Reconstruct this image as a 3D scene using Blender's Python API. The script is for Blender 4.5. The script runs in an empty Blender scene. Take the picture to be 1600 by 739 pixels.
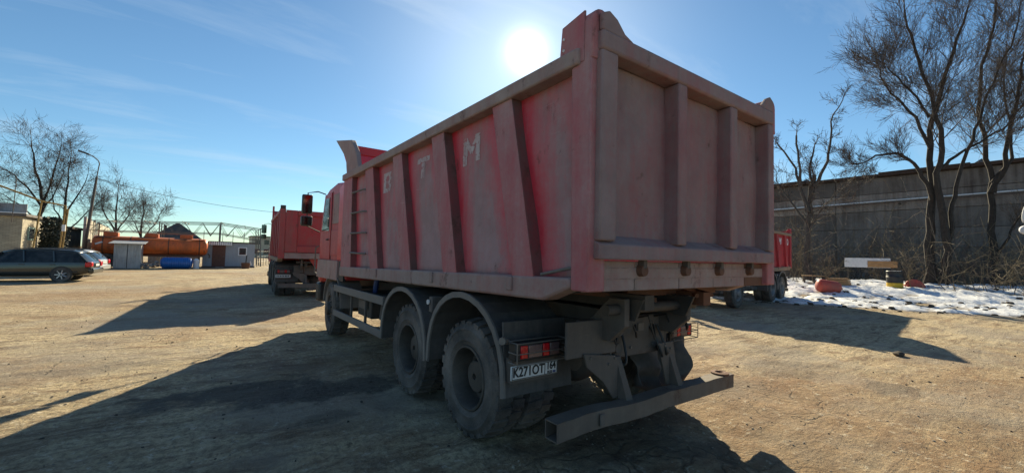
import bpy, bmesh, math, random
from mathutils import Vector, Matrix, noise
R = math.radians
D = bpy.data
sc = bpy.context.scene
C = sc.collection
# ------------------------------------------------------------------ camera, sky, sun, exposure
cam = D.cameras.new('camera'); cam_o = D.objects.new('camera', cam); C.objects.link(cam_o); sc.camera = cam_o
cam.sensor_width = 36.0; cam.lens = 36.0 * 656.0 / 1600.0; cam.clip_start = 0.05; cam.clip_end = 6000
CR = Matrix(((0.809655, -0.048618, -0.584889), (-0.586329, -0.022836, -0.809751), (0.026012, 0.998556, -0.046995)))
cam_o.matrix_world = Matrix.Translation((0, 0, 1.68)) @ CR.to_4x4()
SUN_EL, SUN_AZ = R(26.4), R(37.2)                       # azimuth from +Y towards +X
SUN = Vector((math.sin(SUN_AZ) * math.cos(SUN_EL), math.cos(SUN_AZ) * math.cos(SUN_EL), math.sin(SUN_EL)))
sl = D.lights.new('sun', 'SUN'); sl.energy = 5.0; sl.angle = R(0.5); sl.color = (1.0, 0.87, 0.60)
so = D.objects.new('sun', sl); C.objects.link(so); so.rotation_euler = SUN.to_track_quat('Z', 'Y').to_euler()
sc.view_settings.view_transform = 'Standard'; sc.view_settings.look = 'None'
sc.view_settings.exposure = 0.97; sc.view_settings.gamma = 1.0; sc.view_settings.use_curve_mapping = False
world = D.worlds.new('World'); sc.world = world; world.use_nodes = True
nt = world.node_tree; nt.nodes.clear(); N = nt.nodes.new; LK = nt.links.new
def mth(op, a, b=None, c=None, tree=None):
    n = (tree or nt).nodes.new('ShaderNodeMath'); n.operation = op
    for i, v in enumerate((a, b, c)):
        if v is None: continue
        if isinstance(v, (int, float)): n.inputs[i].default_value = v
        else: (tree or nt).links.new(v, n.inputs[i])
    return n.outputs[0]
wo = N('ShaderNodeOutputWorld'); bg = N('ShaderNodeBackground'); sky = N('ShaderNodeTexSky')
sky.sky_type = 'NISHITA'; sky.sun_disc = False; sky.sun_elevation = SUN_EL; sky.sun_rotation = SUN_AZ
sky.air_density = 1.0; sky.dust_density = 0.15; sky.ozone_density = 3.0
tc = N('ShaderNodeTexCoord')
dot = N('ShaderNodeVectorMath'); dot.operation = 'DOT_PRODUCT'; LK(tc.outputs['Generated'], dot.inputs[0]); dot.inputs[1].default_value = SUN
dp = mth('MAXIMUM', dot.outputs['Value'], 0.0)
g1 = mth('MULTIPLY', mth('POWER', dp, 7000.0), 90.0)
g2 = mth('MULTIPLY', mth('POWER', dp, 1300.0), 9.0)
g3 = mth('MULTIPLY', mth('POWER', dp, 34.0), 2.4)
glow = mth('ADD', mth('ADD', g1, g2), g3)
# thin cirrus, laid on a high flat layer (direction / height)
sep = N('ShaderNodeSeparateXYZ'); LK(tc.outputs['Generated'], sep.inputs[0])
zz = mth('ADD', mth('MAXIMUM', sep.outputs['Z'], 0.0), 0.12)
cmb = N('ShaderNodeCombineXYZ'); LK(mth('DIVIDE', sep.outputs['X'], zz), cmb.inputs[0]); LK(mth('DIVIDE', sep.outputs['Y'], zz), cmb.inputs[1])
mp = N('ShaderNodeMapping'); mp.inputs['Rotation'].default_value = (0, 0, R(-20)); mp.inputs['Scale'].default_value = (0.36, 1.5, 1); mp.inputs['Location'].default_value = (3.1, 1.7, 0)
LK(cmb.outputs[0], mp.inputs['Vector'])
cn = N('ShaderNodeTexNoise'); cn.inputs['Scale'].default_value = 1.5; cn.inputs['Detail'].default_value = 9; cn.inputs['Roughness'].default_value = 0.62; cn.inputs['Distortion'].default_value = 0.5
LK(mp.outputs[0], cn.inputs['Vector'])
cr = N('ShaderNodeMapRange'); cr.inputs['From Min'].default_value = 0.51; cr.inputs['From Max'].default_value = 0.80; cr.inputs['To Max'].default_value = 0.36
LK(cn.outputs[0], cr.inputs['Value'])
mixc = N('ShaderNodeMix'); mixc.data_type = 'RGBA'; LK(cr.outputs[0], mixc.inputs['Factor'])
tint = N('ShaderNodeMix'); tint.data_type = 'RGBA'; tint.blend_type = 'MULTIPLY'; tint.inputs['Factor'].default_value = 1.0
LK(sky.outputs[0], tint.inputs[6]); tint.inputs[7].default_value = (0.74, 0.95, 0.99, 1); LK(tint.outputs[2], mixc.inputs[6]); mixc.inputs[7].default_value = (6.2, 7.2, 8.0, 1)
addg = N('ShaderNodeMix'); addg.data_type = 'RGBA'; addg.blend_type = 'ADD'; addg.inputs['Factor'].default_value = 1.0
gc = N('ShaderNodeMix'); gc.data_type = 'RGBA'; gc.blend_type = 'MULTIPLY'; gc.inputs['Factor'].default_value = 1.0
gc.inputs[6].default_value = (1.0, 0.97, 0.9, 1); LK(glow, gc.inputs[7])
LK(mixc.outputs[2], addg.inputs[6]); LK(gc.outputs[2], addg.inputs[7])
LK(addg.outputs[2], bg.inputs['Color']); bg.inputs['Strength'].default_value = 0.0625
LK(bg.outputs[0], wo.inputs['Surface'])

# ------------------------------------------------------------------ mesh helpers
class MB:
    def __init__(s, off=(0, 0, 0)): s.v = []; s.f = []; s.o = Vector(off)
    def add(s, vs, fs):
        b = len(s.v); s.v += [tuple(Vector(p) + s.o) for p in vs]; s.f += [tuple(b + i for i in f) for f in fs]; return s
    def box(s, x0, x1, y0, y1, z0, z1):
        return s.add([(x0,y0,z0),(x1,y0,z0),(x1,y1,z0),(x0,y1,z0),(x0,y0,z1),(x1,y0,z1),(x1,y1,z1),(x0,y1,z1)],
                     [(0,3,2,1),(4,5,6,7),(0,1,5,4),(1,2,6,5),(2,3,7,6),(3,0,4,7)])
    def hexa(s, p):      # eight points: bottom four, top four
        return s.add(p, [(0,3,2,1),(4,5,6,7),(0,1,5,4),(1,2,6,5),(2,3,7,6),(3,0,4,7)])
    def prism(s, poly, axis, a, b):   # polygon in the other two axes, extruded from a to b
        def mk(u, v, w): return {'x': (w, u, v), 'y': (u, w, v), 'z': (u, v, w)}[axis]
        n = len(poly); vs = [mk(u, v, a) for u, v in poly] + [mk(u, v, b) for u, v in poly]
        return s.add(vs, [tuple(range(n)), tuple(range(2*n-1, n-1, -1))] + [(i, n+i, n+(i+1) % n, (i+1) % n) for i in range(n)])
    def tube(s, pts, r, n=8, caps=True):
        pts = [Vector(p) for p in pts]; k = len(pts); rs = r if isinstance(r, (list, tuple)) else [r]*k
        vs = []; fs = []; prev = None
        for i, p in enumerate(pts):
            t = (pts[min(i+1, k-1)] - pts[max(i-1, 0)])
            t = t.normalized() if t.length > 1e-9 else Vector((0, 0, 1))
            if prev is None:
                a = Vector((0, 0, 1)) if abs(t.z) < 0.9 else Vector((1, 0, 0)); u = t.cross(a).normalized()
            else:
                u = prev - t*prev.dot(t); u = u.normalized() if u.length > 1e-6 else t.orthogonal().normalized()
            prev = u; w = t.cross(u)
            for j in range(n):
                an = 2*math.pi*j/n; vs.append(p + (u*math.cos(an) + w*math.sin(an))*rs[i])
        for i in range(k-1):
            for j in range(n): fs.append((i*n+j, i*n+(j+1) % n, (i+1)*n+(j+1) % n, (i+1)*n+j))
        if caps: fs += [tuple(range(n-1, -1, -1)), tuple((k-1)*n+j for j in range(n))]
        return s.add(vs, fs)
    def lathe(s, prof, axis='x', c=(0, 0, 0), n=40, closed=False):   # profile (along, radius)
        vs = []; fs = []; m = len(prof)
        for a, r in prof:
            for j in range(n):
                t = 2*math.pi*j/n; u, w = r*math.cos(t), r*math.sin(t)
                p = {'x': (a, u, w), 'y': (u, a, w), 'z': (u, w, a)}[axis]
                vs.append((p[0]+c[0], p[1]+c[1], p[2]+c[2]))
        for i in range(m if closed else m-1):
            i2 = (i+1) % m
            for j in range(n): fs.append((i*n+j, i*n+(j+1) % n, i2*n+(j+1) % n, i2*n+j))
        if not closed: fs += [tuple(range(n-1, -1, -1)), tuple((m-1)*n+j for j in range(n))]
        return s.add(vs, fs)
    def mesh(s, name):
        m = D.meshes.new(name); m.from_pydata(s.v, [], s.f); m.update(); return m
    def build(s, name, mat, parent=None, bev=0.0, smooth=True, fix=True, seg=2):
        m = s.mesh(name)
        if fix:
            b = bmesh.new(); b.from_mesh(m); bmesh.ops.recalc_face_normals(b, faces=b.faces); b.to_mesh(m); b.free()
        o = D.objects.new(name, m); C.objects.link(o); o.parent = parent
        if mat: m.materials.append(mat)
        if smooth:
            m.polygons.foreach_set('use_smooth', [True]*len(m.polygons)); m.set_sharp_from_angle(angle=R(38))
        if bev:
            k = o.modifiers.new('bevel', 'BEVEL'); k.width = bev; k.segments = seg; k.limit_method = 'ANGLE'; k.angle_limit = R(40)
        return o
def empty(name, loc=(0, 0, 0), rz=0.0):
    o = D.objects.new(name, None); o.empty_display_size = 0.3; C.objects.link(o); o.location = loc; o.rotation_euler = (0, 0, rz); return o
def tag(o, label, cat, group=None):
    o['label'] = label; o['category'] = cat
    if group: o['group'] = group
    return o
def kind(o, k): o['kind'] = k; return o
def inst(src, name, parent, loc, rz=0.0):
    o = D.objects.new(name, src.data); C.objects.link(o); o.parent = parent; o.location = loc; o.rotation_euler = (0, 0, rz)
    return o
def fbm(x, y, sc_=1.0, oct_=4, z=0.0):
    return noise.fractal(Vector((x*sc_, y*sc_, z)), 1.0, 2.0, oct_)

# ------------------------------------------------------------------ material helpers
def newmat(name):
    m = D.materials.new(name); m.use_nodes = True; t = m.node_tree; p = t.nodes['Principled BSDF']; return m, t, p
def nz(t, scale, detail=5, rough=0.6, vec=None, dist=0.0):
    n = t.nodes.new('ShaderNodeTexNoise'); n.inputs['Scale'].default_value = scale; n.inputs['Detail'].default_value = detail
    n.inputs['Roughness'].default_value = rough; n.inputs['Distortion'].default_value = dist
    if vec is not None: t.links.new(vec, n.inputs['Vector'])
    return n.outputs[0]
def mr(t, v, a, b, c=0.0, d=1.0):
    n = t.nodes.new('ShaderNodeMapRange'); t.links.new(v, n.inputs['Value'])
    for k, x in (('From Min', a), ('From Max', b), ('To Min', c), ('To Max', d)): n.inputs[k].default_value = x
    return n.outputs[0]
def mix(t, f, a, b, mode='MIX'):
    n = t.nodes.new('ShaderNodeMix'); n.data_type = 'RGBA'; n.blend_type = mode
    if isinstance(f, (int, float)): n.inputs['Factor'].default_value = f
    else: t.links.new(f, n.inputs['Factor'])
    for i, v in ((6, a), (7, b)):
        if isinstance(v, tuple): n.inputs[i].default_value = (v[0], v[1], v[2], 1)
        else: t.links.new(v, n.inputs[i])
    return n.outputs[2]
def coords(t, scale=(1, 1, 1), which='Object', loc=(0, 0, 0)):
    c = t.nodes.new('ShaderNodeTexCoord'); m = t.nodes.new('ShaderNodeMapping'); m.inputs['Scale'].default_value = scale; m.inputs['Location'].default_value = loc
    t.links.new(c.outputs[which], m.inputs['Vector']); return m.outputs[0]
def bump(t, p, h, strength=0.3, dist=0.01):
    b = t.nodes.new('ShaderNodeBump'); b.inputs['Strength'].default_value = strength; b.inputs['Distance'].default_value = dist
    t.links.new(h, b.inputs['Height']); t.links.new(b.outputs[0], p.inputs['Normal'])
def dusty(name, base, dust=(0.21, 0.165, 0.135), amt=0.5, rough=0.45, metal=0.0, streak=0.35, rust=0.0, scale=1.0, var=0.5, bmp=0.25, bays=False):
    """paint or metal under uneven dust, run-off streaks and specks of rust"""
    m, t, p = newmat(name)
    v = coords(t, (scale,)*3); vs = coords(t, (5*scale, 5*scale, 0.45*scale), loc=(3.3, 1.1, 0))
    a = nz(t, 1.1, 7, 0.62, v); b = nz(t, 2.4, 5, 0.6, vs); c = nz(t, 26, 4, 0.7, v)
    s = mth('ADD', mth('MULTIPLY', mth('SUBTRACT', a, 0.5, tree=t), var*3.0, tree=t), mth('MULTIPLY', mth('SUBTRACT', b, 0.5, tree=t), streak*3.2, tree=t), tree=t)
    s = mth('ADD', s, mth('MULTIPLY', mth('SUBTRACT', c, 0.5, tree=t), 0.55, tree=t), tree=t)
    if bays:    # dust settles on the open middle of each bay and low down, the strips beside the slanted ribs stay redder
        sp = t.nodes.new('ShaderNodeSeparateXYZ'); t.links.new(coords(t), sp.inputs[0])
        ph = mth('DIVIDE', mth('ADD', mth('ADD', sp.outputs[1], mth('MULTIPLY', mth('SUBTRACT', 3.0, sp.outputs[2], tree=t), 0.27, tree=t), tree=t), 1.805, tree=t), 1.22, tree=t)
        ph = mth('FRACT', mth('ADD', mth('ADD', ph, mth('MULTIPLY', mth('SUBTRACT', a, 0.5, tree=t), 0.3, tree=t), tree=t), 20.0, tree=t), tree=t)
        tri = mth('SUBTRACT', 1.0, mth('ABSOLUTE', mth('SUBTRACT', mth('MULTIPLY', ph, 2.0, tree=t), 1.0, tree=t), tree=t), tree=t)
        s = mth('ADD', s, mr(t, tri, 0.30, 0.75, -0.45, 0.32), tree=t)
        s = mth('ADD', s, mr(t, sp.outputs[2], 1.5, 3.0, 0.22, -0.22), tree=t)
    f = mth('MINIMUM', mth('MAXIMUM', mth('ADD', s, amt, tree=t), 0.03, tree=t), 0.97, tree=t)
    d2 = mix(t, mr(t, nz(t, 3.5, 6, 0.65, v), 0.3, 0.7), dust, tuple(x*0.72 for x in dust))
    col = mix(t, f, base, d2)
    if rust:
        rr = mr(t, nz(t, 2.6, 10, 0.74, coords(t, (1.2*scale, 1.2*scale, 0.9*scale), loc=(9, 4, 2))), 0.64 - 0.1*rust, 0.73 - 0.1*rust)
        run = mr(t, nz(t, 1.3, 6, 0.7, coords(t, (9*scale, 9*scale, 0.35*scale), loc=(2, 7, 5))), 0.60, 0.74, 0, 0.55*rust)
        # chipped edges: where the bevelled normal leaves the face normal
        bv = t.nodes.new('ShaderNodeBevel'); bv.samples = 4; bv.inputs['Radius'].default_value = 0.022
        gn = t.nodes.new('ShaderNodeNewGeometry'); vd = t.nodes.new('ShaderNodeVectorMath'); vd.operation = 'DOT_PRODUCT'
        t.links.new(bv.outputs[0], vd.inputs[0]); t.links.new(gn.outputs['Normal'], vd.inputs[1])
        ew = mth('MULTIPLY', mr(t, vd.outputs['Value'], 0.80, 0.985, 1.0, 0.0), mr(t, nz(t, 9, 7, 0.75, v), 0.46, 0.60), tree=t)
        col = mix(t, mth('MULTIPLY', mth('MAXIMUM', rr, run, tree=t), 0.8, tree=t), col, (0.085, 0.042, 0.028))
        col = mix(t, mth('MULTIPLY', ew, 0.85, tree=t), col, (0.10, 0.062, 0.05))
        sc_n = nz(t, 3.0, 3, 0.5, coords(t, (0.5*scale, 0.5*scale, 14*scale), loc=(1, 5, 3)))
        col = mix(t, mth('MULTIPLY', mr(t, sc_n, 0.70, 0.735), mr(t, a, 0.45, 0.6, 0, 0.5), tree=t), col, tuple(min(1, x*1.35) for x in dust))
    t.links.new(col, p.inputs['Base Color'])
    t.links.new(mr(t, f, 0, 1, rough, 0.92), p.inputs['Roughness']); p.inputs['Metallic'].default_value = metal
    bump(t, p, c, bmp, 0.004)
    return m
def plain(name, col, rough=0.6, metal=0.0, var=0.25, scale=6.0, bmp=0.0):
    m, t, p = newmat(name); v = coords(t)
    n = nz(t, scale, 6, 0.65, v)
    t.links.new(mix(t, mr(t, n, 0.3, 0.7), tuple(x*(1-var) for x in col), tuple(min(1, x*(1+var*0.6)) for x in col)), p.inputs['Base Color'])
    p.inputs['Roughness'].default_value = rough; p.inputs['Metallic'].default_value = metal
    if bmp: bump(t, p, n, bmp, 0.01)
    return m
def glassy(name, col=(0.02, 0.026, 0.03), rough=0.06):
    m, t, p = newmat(name); v = coords(t)
    t.links.new(mix(t, mr(t, nz(t, 5, 5, 0.6, v), 0.35, 0.8), col, tuple(min(1, x*2.2 + 0.02) for x in col)), p.inputs['Base Color'])
    p.inputs['Roughness'].default_value = rough; p.inputs['IOR'].default_value = 1.5
    return m
M = {}
M['box'] = dusty('dusty_red_box', (0.56, 0.032, 0.055), dust=(0.40, 0.27, 0.27), amt=0.52, streak=0.28, rust=0.4, var=0.6, bays=True)
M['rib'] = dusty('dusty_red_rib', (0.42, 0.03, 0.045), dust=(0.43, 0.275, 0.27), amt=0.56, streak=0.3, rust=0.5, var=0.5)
M['flank'] = dusty('rib_flank_grime_shade', (0.26, 0.03, 0.036), dust=(0.15, 0.095, 0.085), amt=0.6, streak=0.4, rust=0.8, var=0.6)  # darker flank colour: grime together with shade painted into it
M['rail'] = dusty('dusty_rail', (0.30, 0.03, 0.035), dust=(0.38, 0.30, 0.27), amt=0.84, streak=0.2, rust=0.55, var=0.35)
M['gate'] = dusty('mud_grey_gate', (0.34, 0.045, 0.05), dust=(0.30, 0.222, 0.215), amt=0.84, streak=0.25, rust=0.5, var=0.4, bmp=0.5)
M['cabred'] = dusty('cab_red', (0.50, 0.018, 0.026), dust=(0.25, 0.17, 0.15), amt=0.24, streak=0.2, var=0.35, rough=0.32)
M['fin'] = dusty('fin_red', (0.62, 0.018, 0.024), amt=0.05, streak=0.1, var=0.2, rough=0.3)
M['truckred'] = dusty('clean_red', (0.52, 0.022, 0.036), dust=(0.27, 0.17, 0.14), amt=0.16, streak=0.25, var=0.35, rough=0.35)
M['truckred2'] = dusty('worn_red', (0.42, 0.024, 0.03), dust=(0.24, 0.16, 0.13), amt=0.26, streak=0.3, var=0.4, rust=0.2, rough=0.4)
M['tanrail'] = dusty('tan_rail', (0.30, 0.10, 0.06), dust=(0.34, 0.25, 0.17), amt=0.8, streak=0.2, var=0.3)
M['chassis'] = dusty('chassis_grime', (0.03, 0.028, 0.027), dust=(0.12, 0.10, 0.085), amt=0.38, streak=0.2, var=0.5, rough=0.6)
M['chassis2'] = dusty('chassis_dusty', (0.05, 0.045, 0.042), dust=(0.17, 0.14, 0.12), amt=0.55, rust=0.3, streak=0.2, var=0.4, rough=0.6)
M['mud'] = dusty('mudguard_black', (0.035, 0.035, 0.036), dust=(0.19, 0.165, 0.15), amt=0.42, streak=0.25, var=0.4, rough=0.55)
M['trim'] = dusty('mudguard_trim', (0.10, 0.095, 0.09), dust=(0.27, 0.232, 0.205), amt=0.56, streak=0.2, var=0.3)
M['tyre'] = dusty('tyre_rubber', (0.03, 0.028, 0.027), dust=(0.24, 0.205, 0.18), amt=0.42, streak=0.0, var=0.8, rough=0.8, scale=2.0, bmp=0.5)
M['rim'] = dusty('wheel_rim', (0.035, 0.033, 0.031), dust=(0.20, 0.17, 0.145), amt=0.36, streak=0.0, var=0.5, rough=0.5, metal=0.3, scale=2.5)
M['rimgrey'] = dusty('wheel_rim_grey', (0.30, 0.30, 0.31), dust=(0.2, 0.17, 0.15), amt=0.3, streak=0.0, var=0.4, rough=0.4, metal=0.5, scale=2.5)
M['steel'] = dusty('bare_steel', (0.20, 0.19, 0.18), dust=(0.20, 0.165, 0.14), amt=0.5, rough=0.45, metal=0.5)
M['bumper'] = dusty('bumper_tube', (0.06, 0.055, 0.05), dust=(0.22, 0.175, 0.14), amt=0.62, streak=0.2, var=0.6, rust=0.8)
M['rust'] = dusty('rusty_frame', (0.16, 0.055, 0.025), dust=(0.15, 0.10, 0.075), amt=0.4, streak=0.3, var=0.5, rough=0.8)
M['letter'] = dusty('stencil_white', (0.60, 0.54, 0.54), dust=(0.42, 0.25, 0.25), amt=0.5, streak=0.35, var=0.5)
M['letter3'] = plain('letter_white', (0.7, 0.68, 0.68), 0.6)
M['black'] = plain('black_plastic', (0.02, 0.02, 0.021), 0.5)
M['blue_strap'] = plain('blue_hose', (0.03, 0.06, 0.22), 0.5)
M['lamp_red'] = plain('red_lens', (0.62, 0.012, 0.02), 0.22, var=0.3, scale=40)
M['lamp_clear'] = plain('smoky_lens', (0.16, 0.10, 0.10), 0.25, var=0.3, scale=40)
M['amber'] = plain('amber_lens', (0.6, 0.18, 0.02), 0.3)
M['plate'] = dusty('plate_white', (0.66, 0.67, 0.68), dust=(0.35, 0.31, 0.28), amt=0.14, streak=0.2, var=0.3)
M['ink'] = plain('plate_ink', (0.015, 0.015, 0.018), 0.6)
M['glass'] = glassy('cab_glass')
M['mirror'] = plain('mirror_shell', (0.06, 0.065, 0.06), 0.35)
mm, tt, pp = newmat('mirror_glass'); pp.inputs['Base Color'].default_value = (0.09, 0.11, 0.105, 1); pp.inputs['Metallic'].default_value = 1; pp.inputs['Roughness'].default_value = 0.08; M['mirrorglass'] = mm

# ------------------------------------------------------------------ ground
def smooth01(t): t = min(max(t, 0.0), 1.0); return t*t*(3-2*t)
def snow_line(y): return max(23 - 0.57*y, 14.5)
def gz(x, y): return 0.7*smooth01((x - snow_line(y) - 1.5)/10.0)
def ground_material():
    m, t, p = newmat('packed_dirt')
    v = coords(t, which='Object')
    def big(s, d=6, r=0.6, loc=(0, 0, 0), sc3=(1, 1, 1), dist=0.0): return nz(t, s, d, r, coords(t, sc3, 'Object', loc), dist)
    a = big(0.35, 8, 0.66); b = big(2.3, 8, 0.7, (5, 2, 0)); c = big(17, 6, 0.72, (1, 8, 0)); fine = big(75, 4, 0.7)
    # drag marks along the yard, made by wheels
    rot = t.nodes.new('ShaderNodeMapping'); rot.inputs['Rotation'].default_value = (0, 0, R(-22)); rot.inputs['Scale'].default_value = (0.55, 2.6, 1); t.links.new(v, rot.inputs['Vector'])
    dr = nz(t, 1.6, 8, 0.68, rot.outputs[0], 0.4)
    col = mix(t, mr(t, a, 0.33, 0.68), (0.42, 0.325, 0.19), (0.68, 0.54, 0.335))
    col = mix(t, mr(t, dr, 0.49, 0.62, 0, 0.95), col, (0.19, 0.122, 0.068))
    col = mix(t, mr(t, b, 0.50, 0.75, 0, 0.75), col, (0.55, 0.465, 0.325))
    col = mix(t, mr(t, c, 0.44, 0.62, 0.0, 0.72), col, (0.15, 0.112, 0.075))
    col = mix(t, mr(t, fine, 0.52, 0.72, 0.0, 0.6), col, (0.58, 0.50, 0.38))
    mid = big(0.95, 7, 0.7, (11, 4, 0))
    col = mix(t, mr(t, mid, 0.55, 0.64, 0, 0.8), col, (0.21, 0.135, 0.078))
    col = mix(t, mr(t, mid, 0.30, 0.42, 0.6, 0), col, (0.68, 0.56, 0.37))
    brown = big(0.16, 8, 0.72, (4, 17, 0), (0.8, 1.6, 1), 0.6)
    col = mix(t, mr(t, brown, 0.47, 0.60, 0, 0.7), col, (0.27, 0.165, 0.09))
    flake = big(9, 8, 0.78, (31, 8, 0))
    col = mix(t, mr(t, flake, 0.56, 0.66, 0, 0.8), col, (0.72, 0.64, 0.50))
    col = mix(t, mr(t, flake, 0.36, 0.44, 0.75, 0), col, (0.12, 0.085, 0.058))
    # wheel tracks: long compacted arcs
    trk = None
    for (ox, oy, rad) in ((-38, -22, 50.3), (-38, -22, 52.35), (-16, 36, 34.0), (-16, 36, 36.05), (46, -30, 50.2), (46, -30, 52.2)):
        dn = t.nodes.new('ShaderNodeVectorMath'); dn.operation = 'DISTANCE'; t.links.new(v, dn.inputs[0]); dn.inputs[1].default_value = (ox, oy, 0)
        w = mr(t, mth('ABSOLUTE', mth('SUBTRACT', dn.outputs['Value'], rad, tree=t), tree=t), 0.10, 0.34, 1.0, 0.0)
        trk = w if trk is None else mth('MAXIMUM', trk, w, tree=t)
    trk = mth('MULTIPLY', trk, mr(t, mth('ADD', mid, mth('MULTIPLY', b, 0.5, tree=t), tree=t), 0.55, 0.95, 0.0, 1.0), tree=t)
    col = mix(t, mth('MULTIPLY', trk, 0.6, tree=t), col, (0.20, 0.14, 0.085))
    # worn asphalt showing, darker grey, in large patches
    asp = mr(t, big(0.22, 7, 0.62, (7.3, 2.1, 0)), 0.50, 0.60, 0, 0.62)
    col = mix(t, asp, col, mix(t, mr(t, c, 0.35, 0.7), (0.23, 0.20, 0.165), (0.42, 0.37, 0.30)))
    # cracks
    wv = t.nodes.new('ShaderNodeMix'); wv.data_type = 'VECTOR'; wv.inputs['Factor'].default_value = 0.4
    nc = t.nodes.new('ShaderNodeTexNoise'); nc.inputs['Scale'].default_value = 1.6; nc.inputs['Detail'].default_value = 5; t.links.new(v, nc.inputs['Vector'])
    t.links.new(v, wv.inputs[4]); t.links.new(nc.outputs['Color'], wv.inputs[5])
    vo = t.nodes.new('ShaderNodeTexVoronoi'); vo.feature = 'DISTANCE_TO_EDGE'; vo.inputs['Scale'].default_value = 1.15; t.links.new(wv.outputs[1], vo.inputs['Vector'])
    vo2 = t.nodes.new('ShaderNodeTexVoronoi'); vo2.feature = 'DISTANCE_TO_EDGE'; vo2.inputs['Scale'].default_value = 4.3; t.links.new(wv.outputs[1], vo2.inputs['Vector'])
    ck = mth('MULTIPLY', mr(t, vo.outputs['Distance'], 0.0, 0.014, 1.0, 0.0), mr(t, big(0.5, 4, 0.6, (3, 3, 0)), 0.52, 0.66, 0, 0.7), tree=t)
    ck2 = mth('MULTIPLY', mr(t, vo2.outputs['Distance'], 0.0, 0.03, 1.0, 0.0), mr(t, big(0.45, 4, 0.6, (13, 5, 0)), 0.57, 0.68, 0, 0.6), tree=t)
    s0 = t.nodes.new('ShaderNodeVectorMath'); s0.operation = 'DISTANCE'; t.links.new(v, s0.inputs[0]); s0.inputs[1].default_value = (2.6, 1.5, 0)
    crust = mth('MULTIPLY', mr(t, vo2.outputs['Distance'], 0.0, 0.05, 1.0, 0.0), mr(t, mth('ADD', s0.outputs['Value'], mth('MULTIPLY', a, 1.2, tree=t), tree=t), 1.2, 2.6, 1.0, 0.0), tree=t)
    ckk = mth('MAXIMUM', mth('MAXIMUM', ck, ck2, tree=t), crust, tree=t)
    col = mix(t, mth('MULTIPLY', ckk, 0.75, tree=t), col, (0.06, 0.05, 0.04))
    # oil and grease stains where trucks stand
    sx = t.nodes.new('ShaderNodeSeparateXYZ'); t.links.new(v, sx.inputs[0]); X, Y = sx.outputs[0], sx.outputs[1]
    edge = mth('MULTIPLY', mth('SUBTRACT', big(1.7, 7, 0.68, (2, 9, 0), (1, 1, 1)), 0.5, tree=t), 3.6, tree=t)
    tot = None
    for (ox, oy, rx, ry, k) in ((0.35, 5.95, 0.80, 0.40, 1.0), (1.15, 5.5, 0.95, 0.36, 0.95), (1.0, 4.6, 0.3, 0.16, 0.5), (5.6, 3.0, 0.9, 0.35, 0.35), (-1.4, 8.0, 0.8, 0.22, 0.3), (7.4, 3.0, 0.8, 0.4, 0.4), (3.4, 2.9, 0.9, 0.8, 0.6), (-0.4, 17.0, 0.9, 0.9, 0.3), (7.8, 1.7, 0.4, 0.25, 0.5), (6.6, 4.3, 1.1, 0.3, 0.35), (9.5, 3.6, 1.2, 0.35, 0.35)):
        dx = mth('DIVIDE', mth('SUBTRACT', X, ox, tree=t), rx, tree=t); dy = mth('DIVIDE', mth('SUBTRACT', Y, oy, tree=t), ry, tree=t)
        rr = mth('SQRT', mth('ADD', mth('MULTIPLY', dx, dx, tree=t), mth('MULTIPLY', dy, dy, tree=t), tree=t), tree=t)
        w = mth('MULTIPLY', mr(t, mth('ADD', rr, edge, tree=t), 0.8, 1.3, 1.0, 0.0), k, tree=t)
        tot = w if tot is None else mth('MAXIMUM', tot, w, tree=t)
    col = mix(t, mth('MULTIPLY', tot, mr(t, c, 0.3, 0.55, 1.0, 0.72), tree=t), col, (0.035, 0.03, 0.026))
    t.links.new(col, p.inputs['Base Color'])
    t.links.new(mr(t, tot, 0, 1, 0.93, 0.72), p.inputs['Roughness'])
    p.inputs['Specular IOR Level'].default_value = 0.25
    h = mth('SUBTRACT', mth('ADD', mth('ADD', mth('MULTIPLY', b, 0.9, tree=t), mth('MULTIPLY', c, 0.55, tree=t), tree=t), mth('ADD', mth('MULTIPLY', fine, 0.16, tree=t), mth('MULTIPLY', dr, 0.8, tree=t), tree=t), tree=t), mth('MULTIPLY', ckk, 0.45, tree=t), tree=t)
    bump(t, p, mth('ADD', h, mth('SUBTRACT', mth('MULTIPLY', flake, 0.5, tree=t), mth('MULTIPLY', trk, 0.35, tree=t), tree=t), tree=t), 1.0, 0.06)
    return m
M['ground'] = ground_material()
def make_ground():
    n = 420; k = 7.6; a = 0.8; cx_, cy_ = 3.0, 5.0
    ax = [a*math.sinh(k*(2*i/n-1)) for i in range(n+1)]
    vs = []
    for j in range(n+1):
        y = cy_ + ax[j]
        for i in range(n+1):
            x = cx_ + ax[i]
            d = math.hypot(x-cx_, y-cy_)
            z = gz(x, y)
            if d < 40:
                w = 1 - smooth01((d-15)/25)
                z += w*(0.022*fbm(x, y, 0.7, 3) + 0.024*fbm(x, y, 3.1, 5, 3.0))
            vs.append((x, y, z))
    fs = [(j*(n+1)+i, j*(n+1)+i+1, (j+1)*(n+1)+i+1, (j+1)*(n+1)+i) for j in range(n) for i in range(n)]
    mb = MB(); mb.v = vs; mb.f = fs
    o = mb.build('ground', M['ground'], fix=False, smooth=False)
    o.data.polygons.foreach_set('use_smooth', [True]*len(o.data.polygons))
    return kind(o, 'structure')
make_ground()
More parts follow.
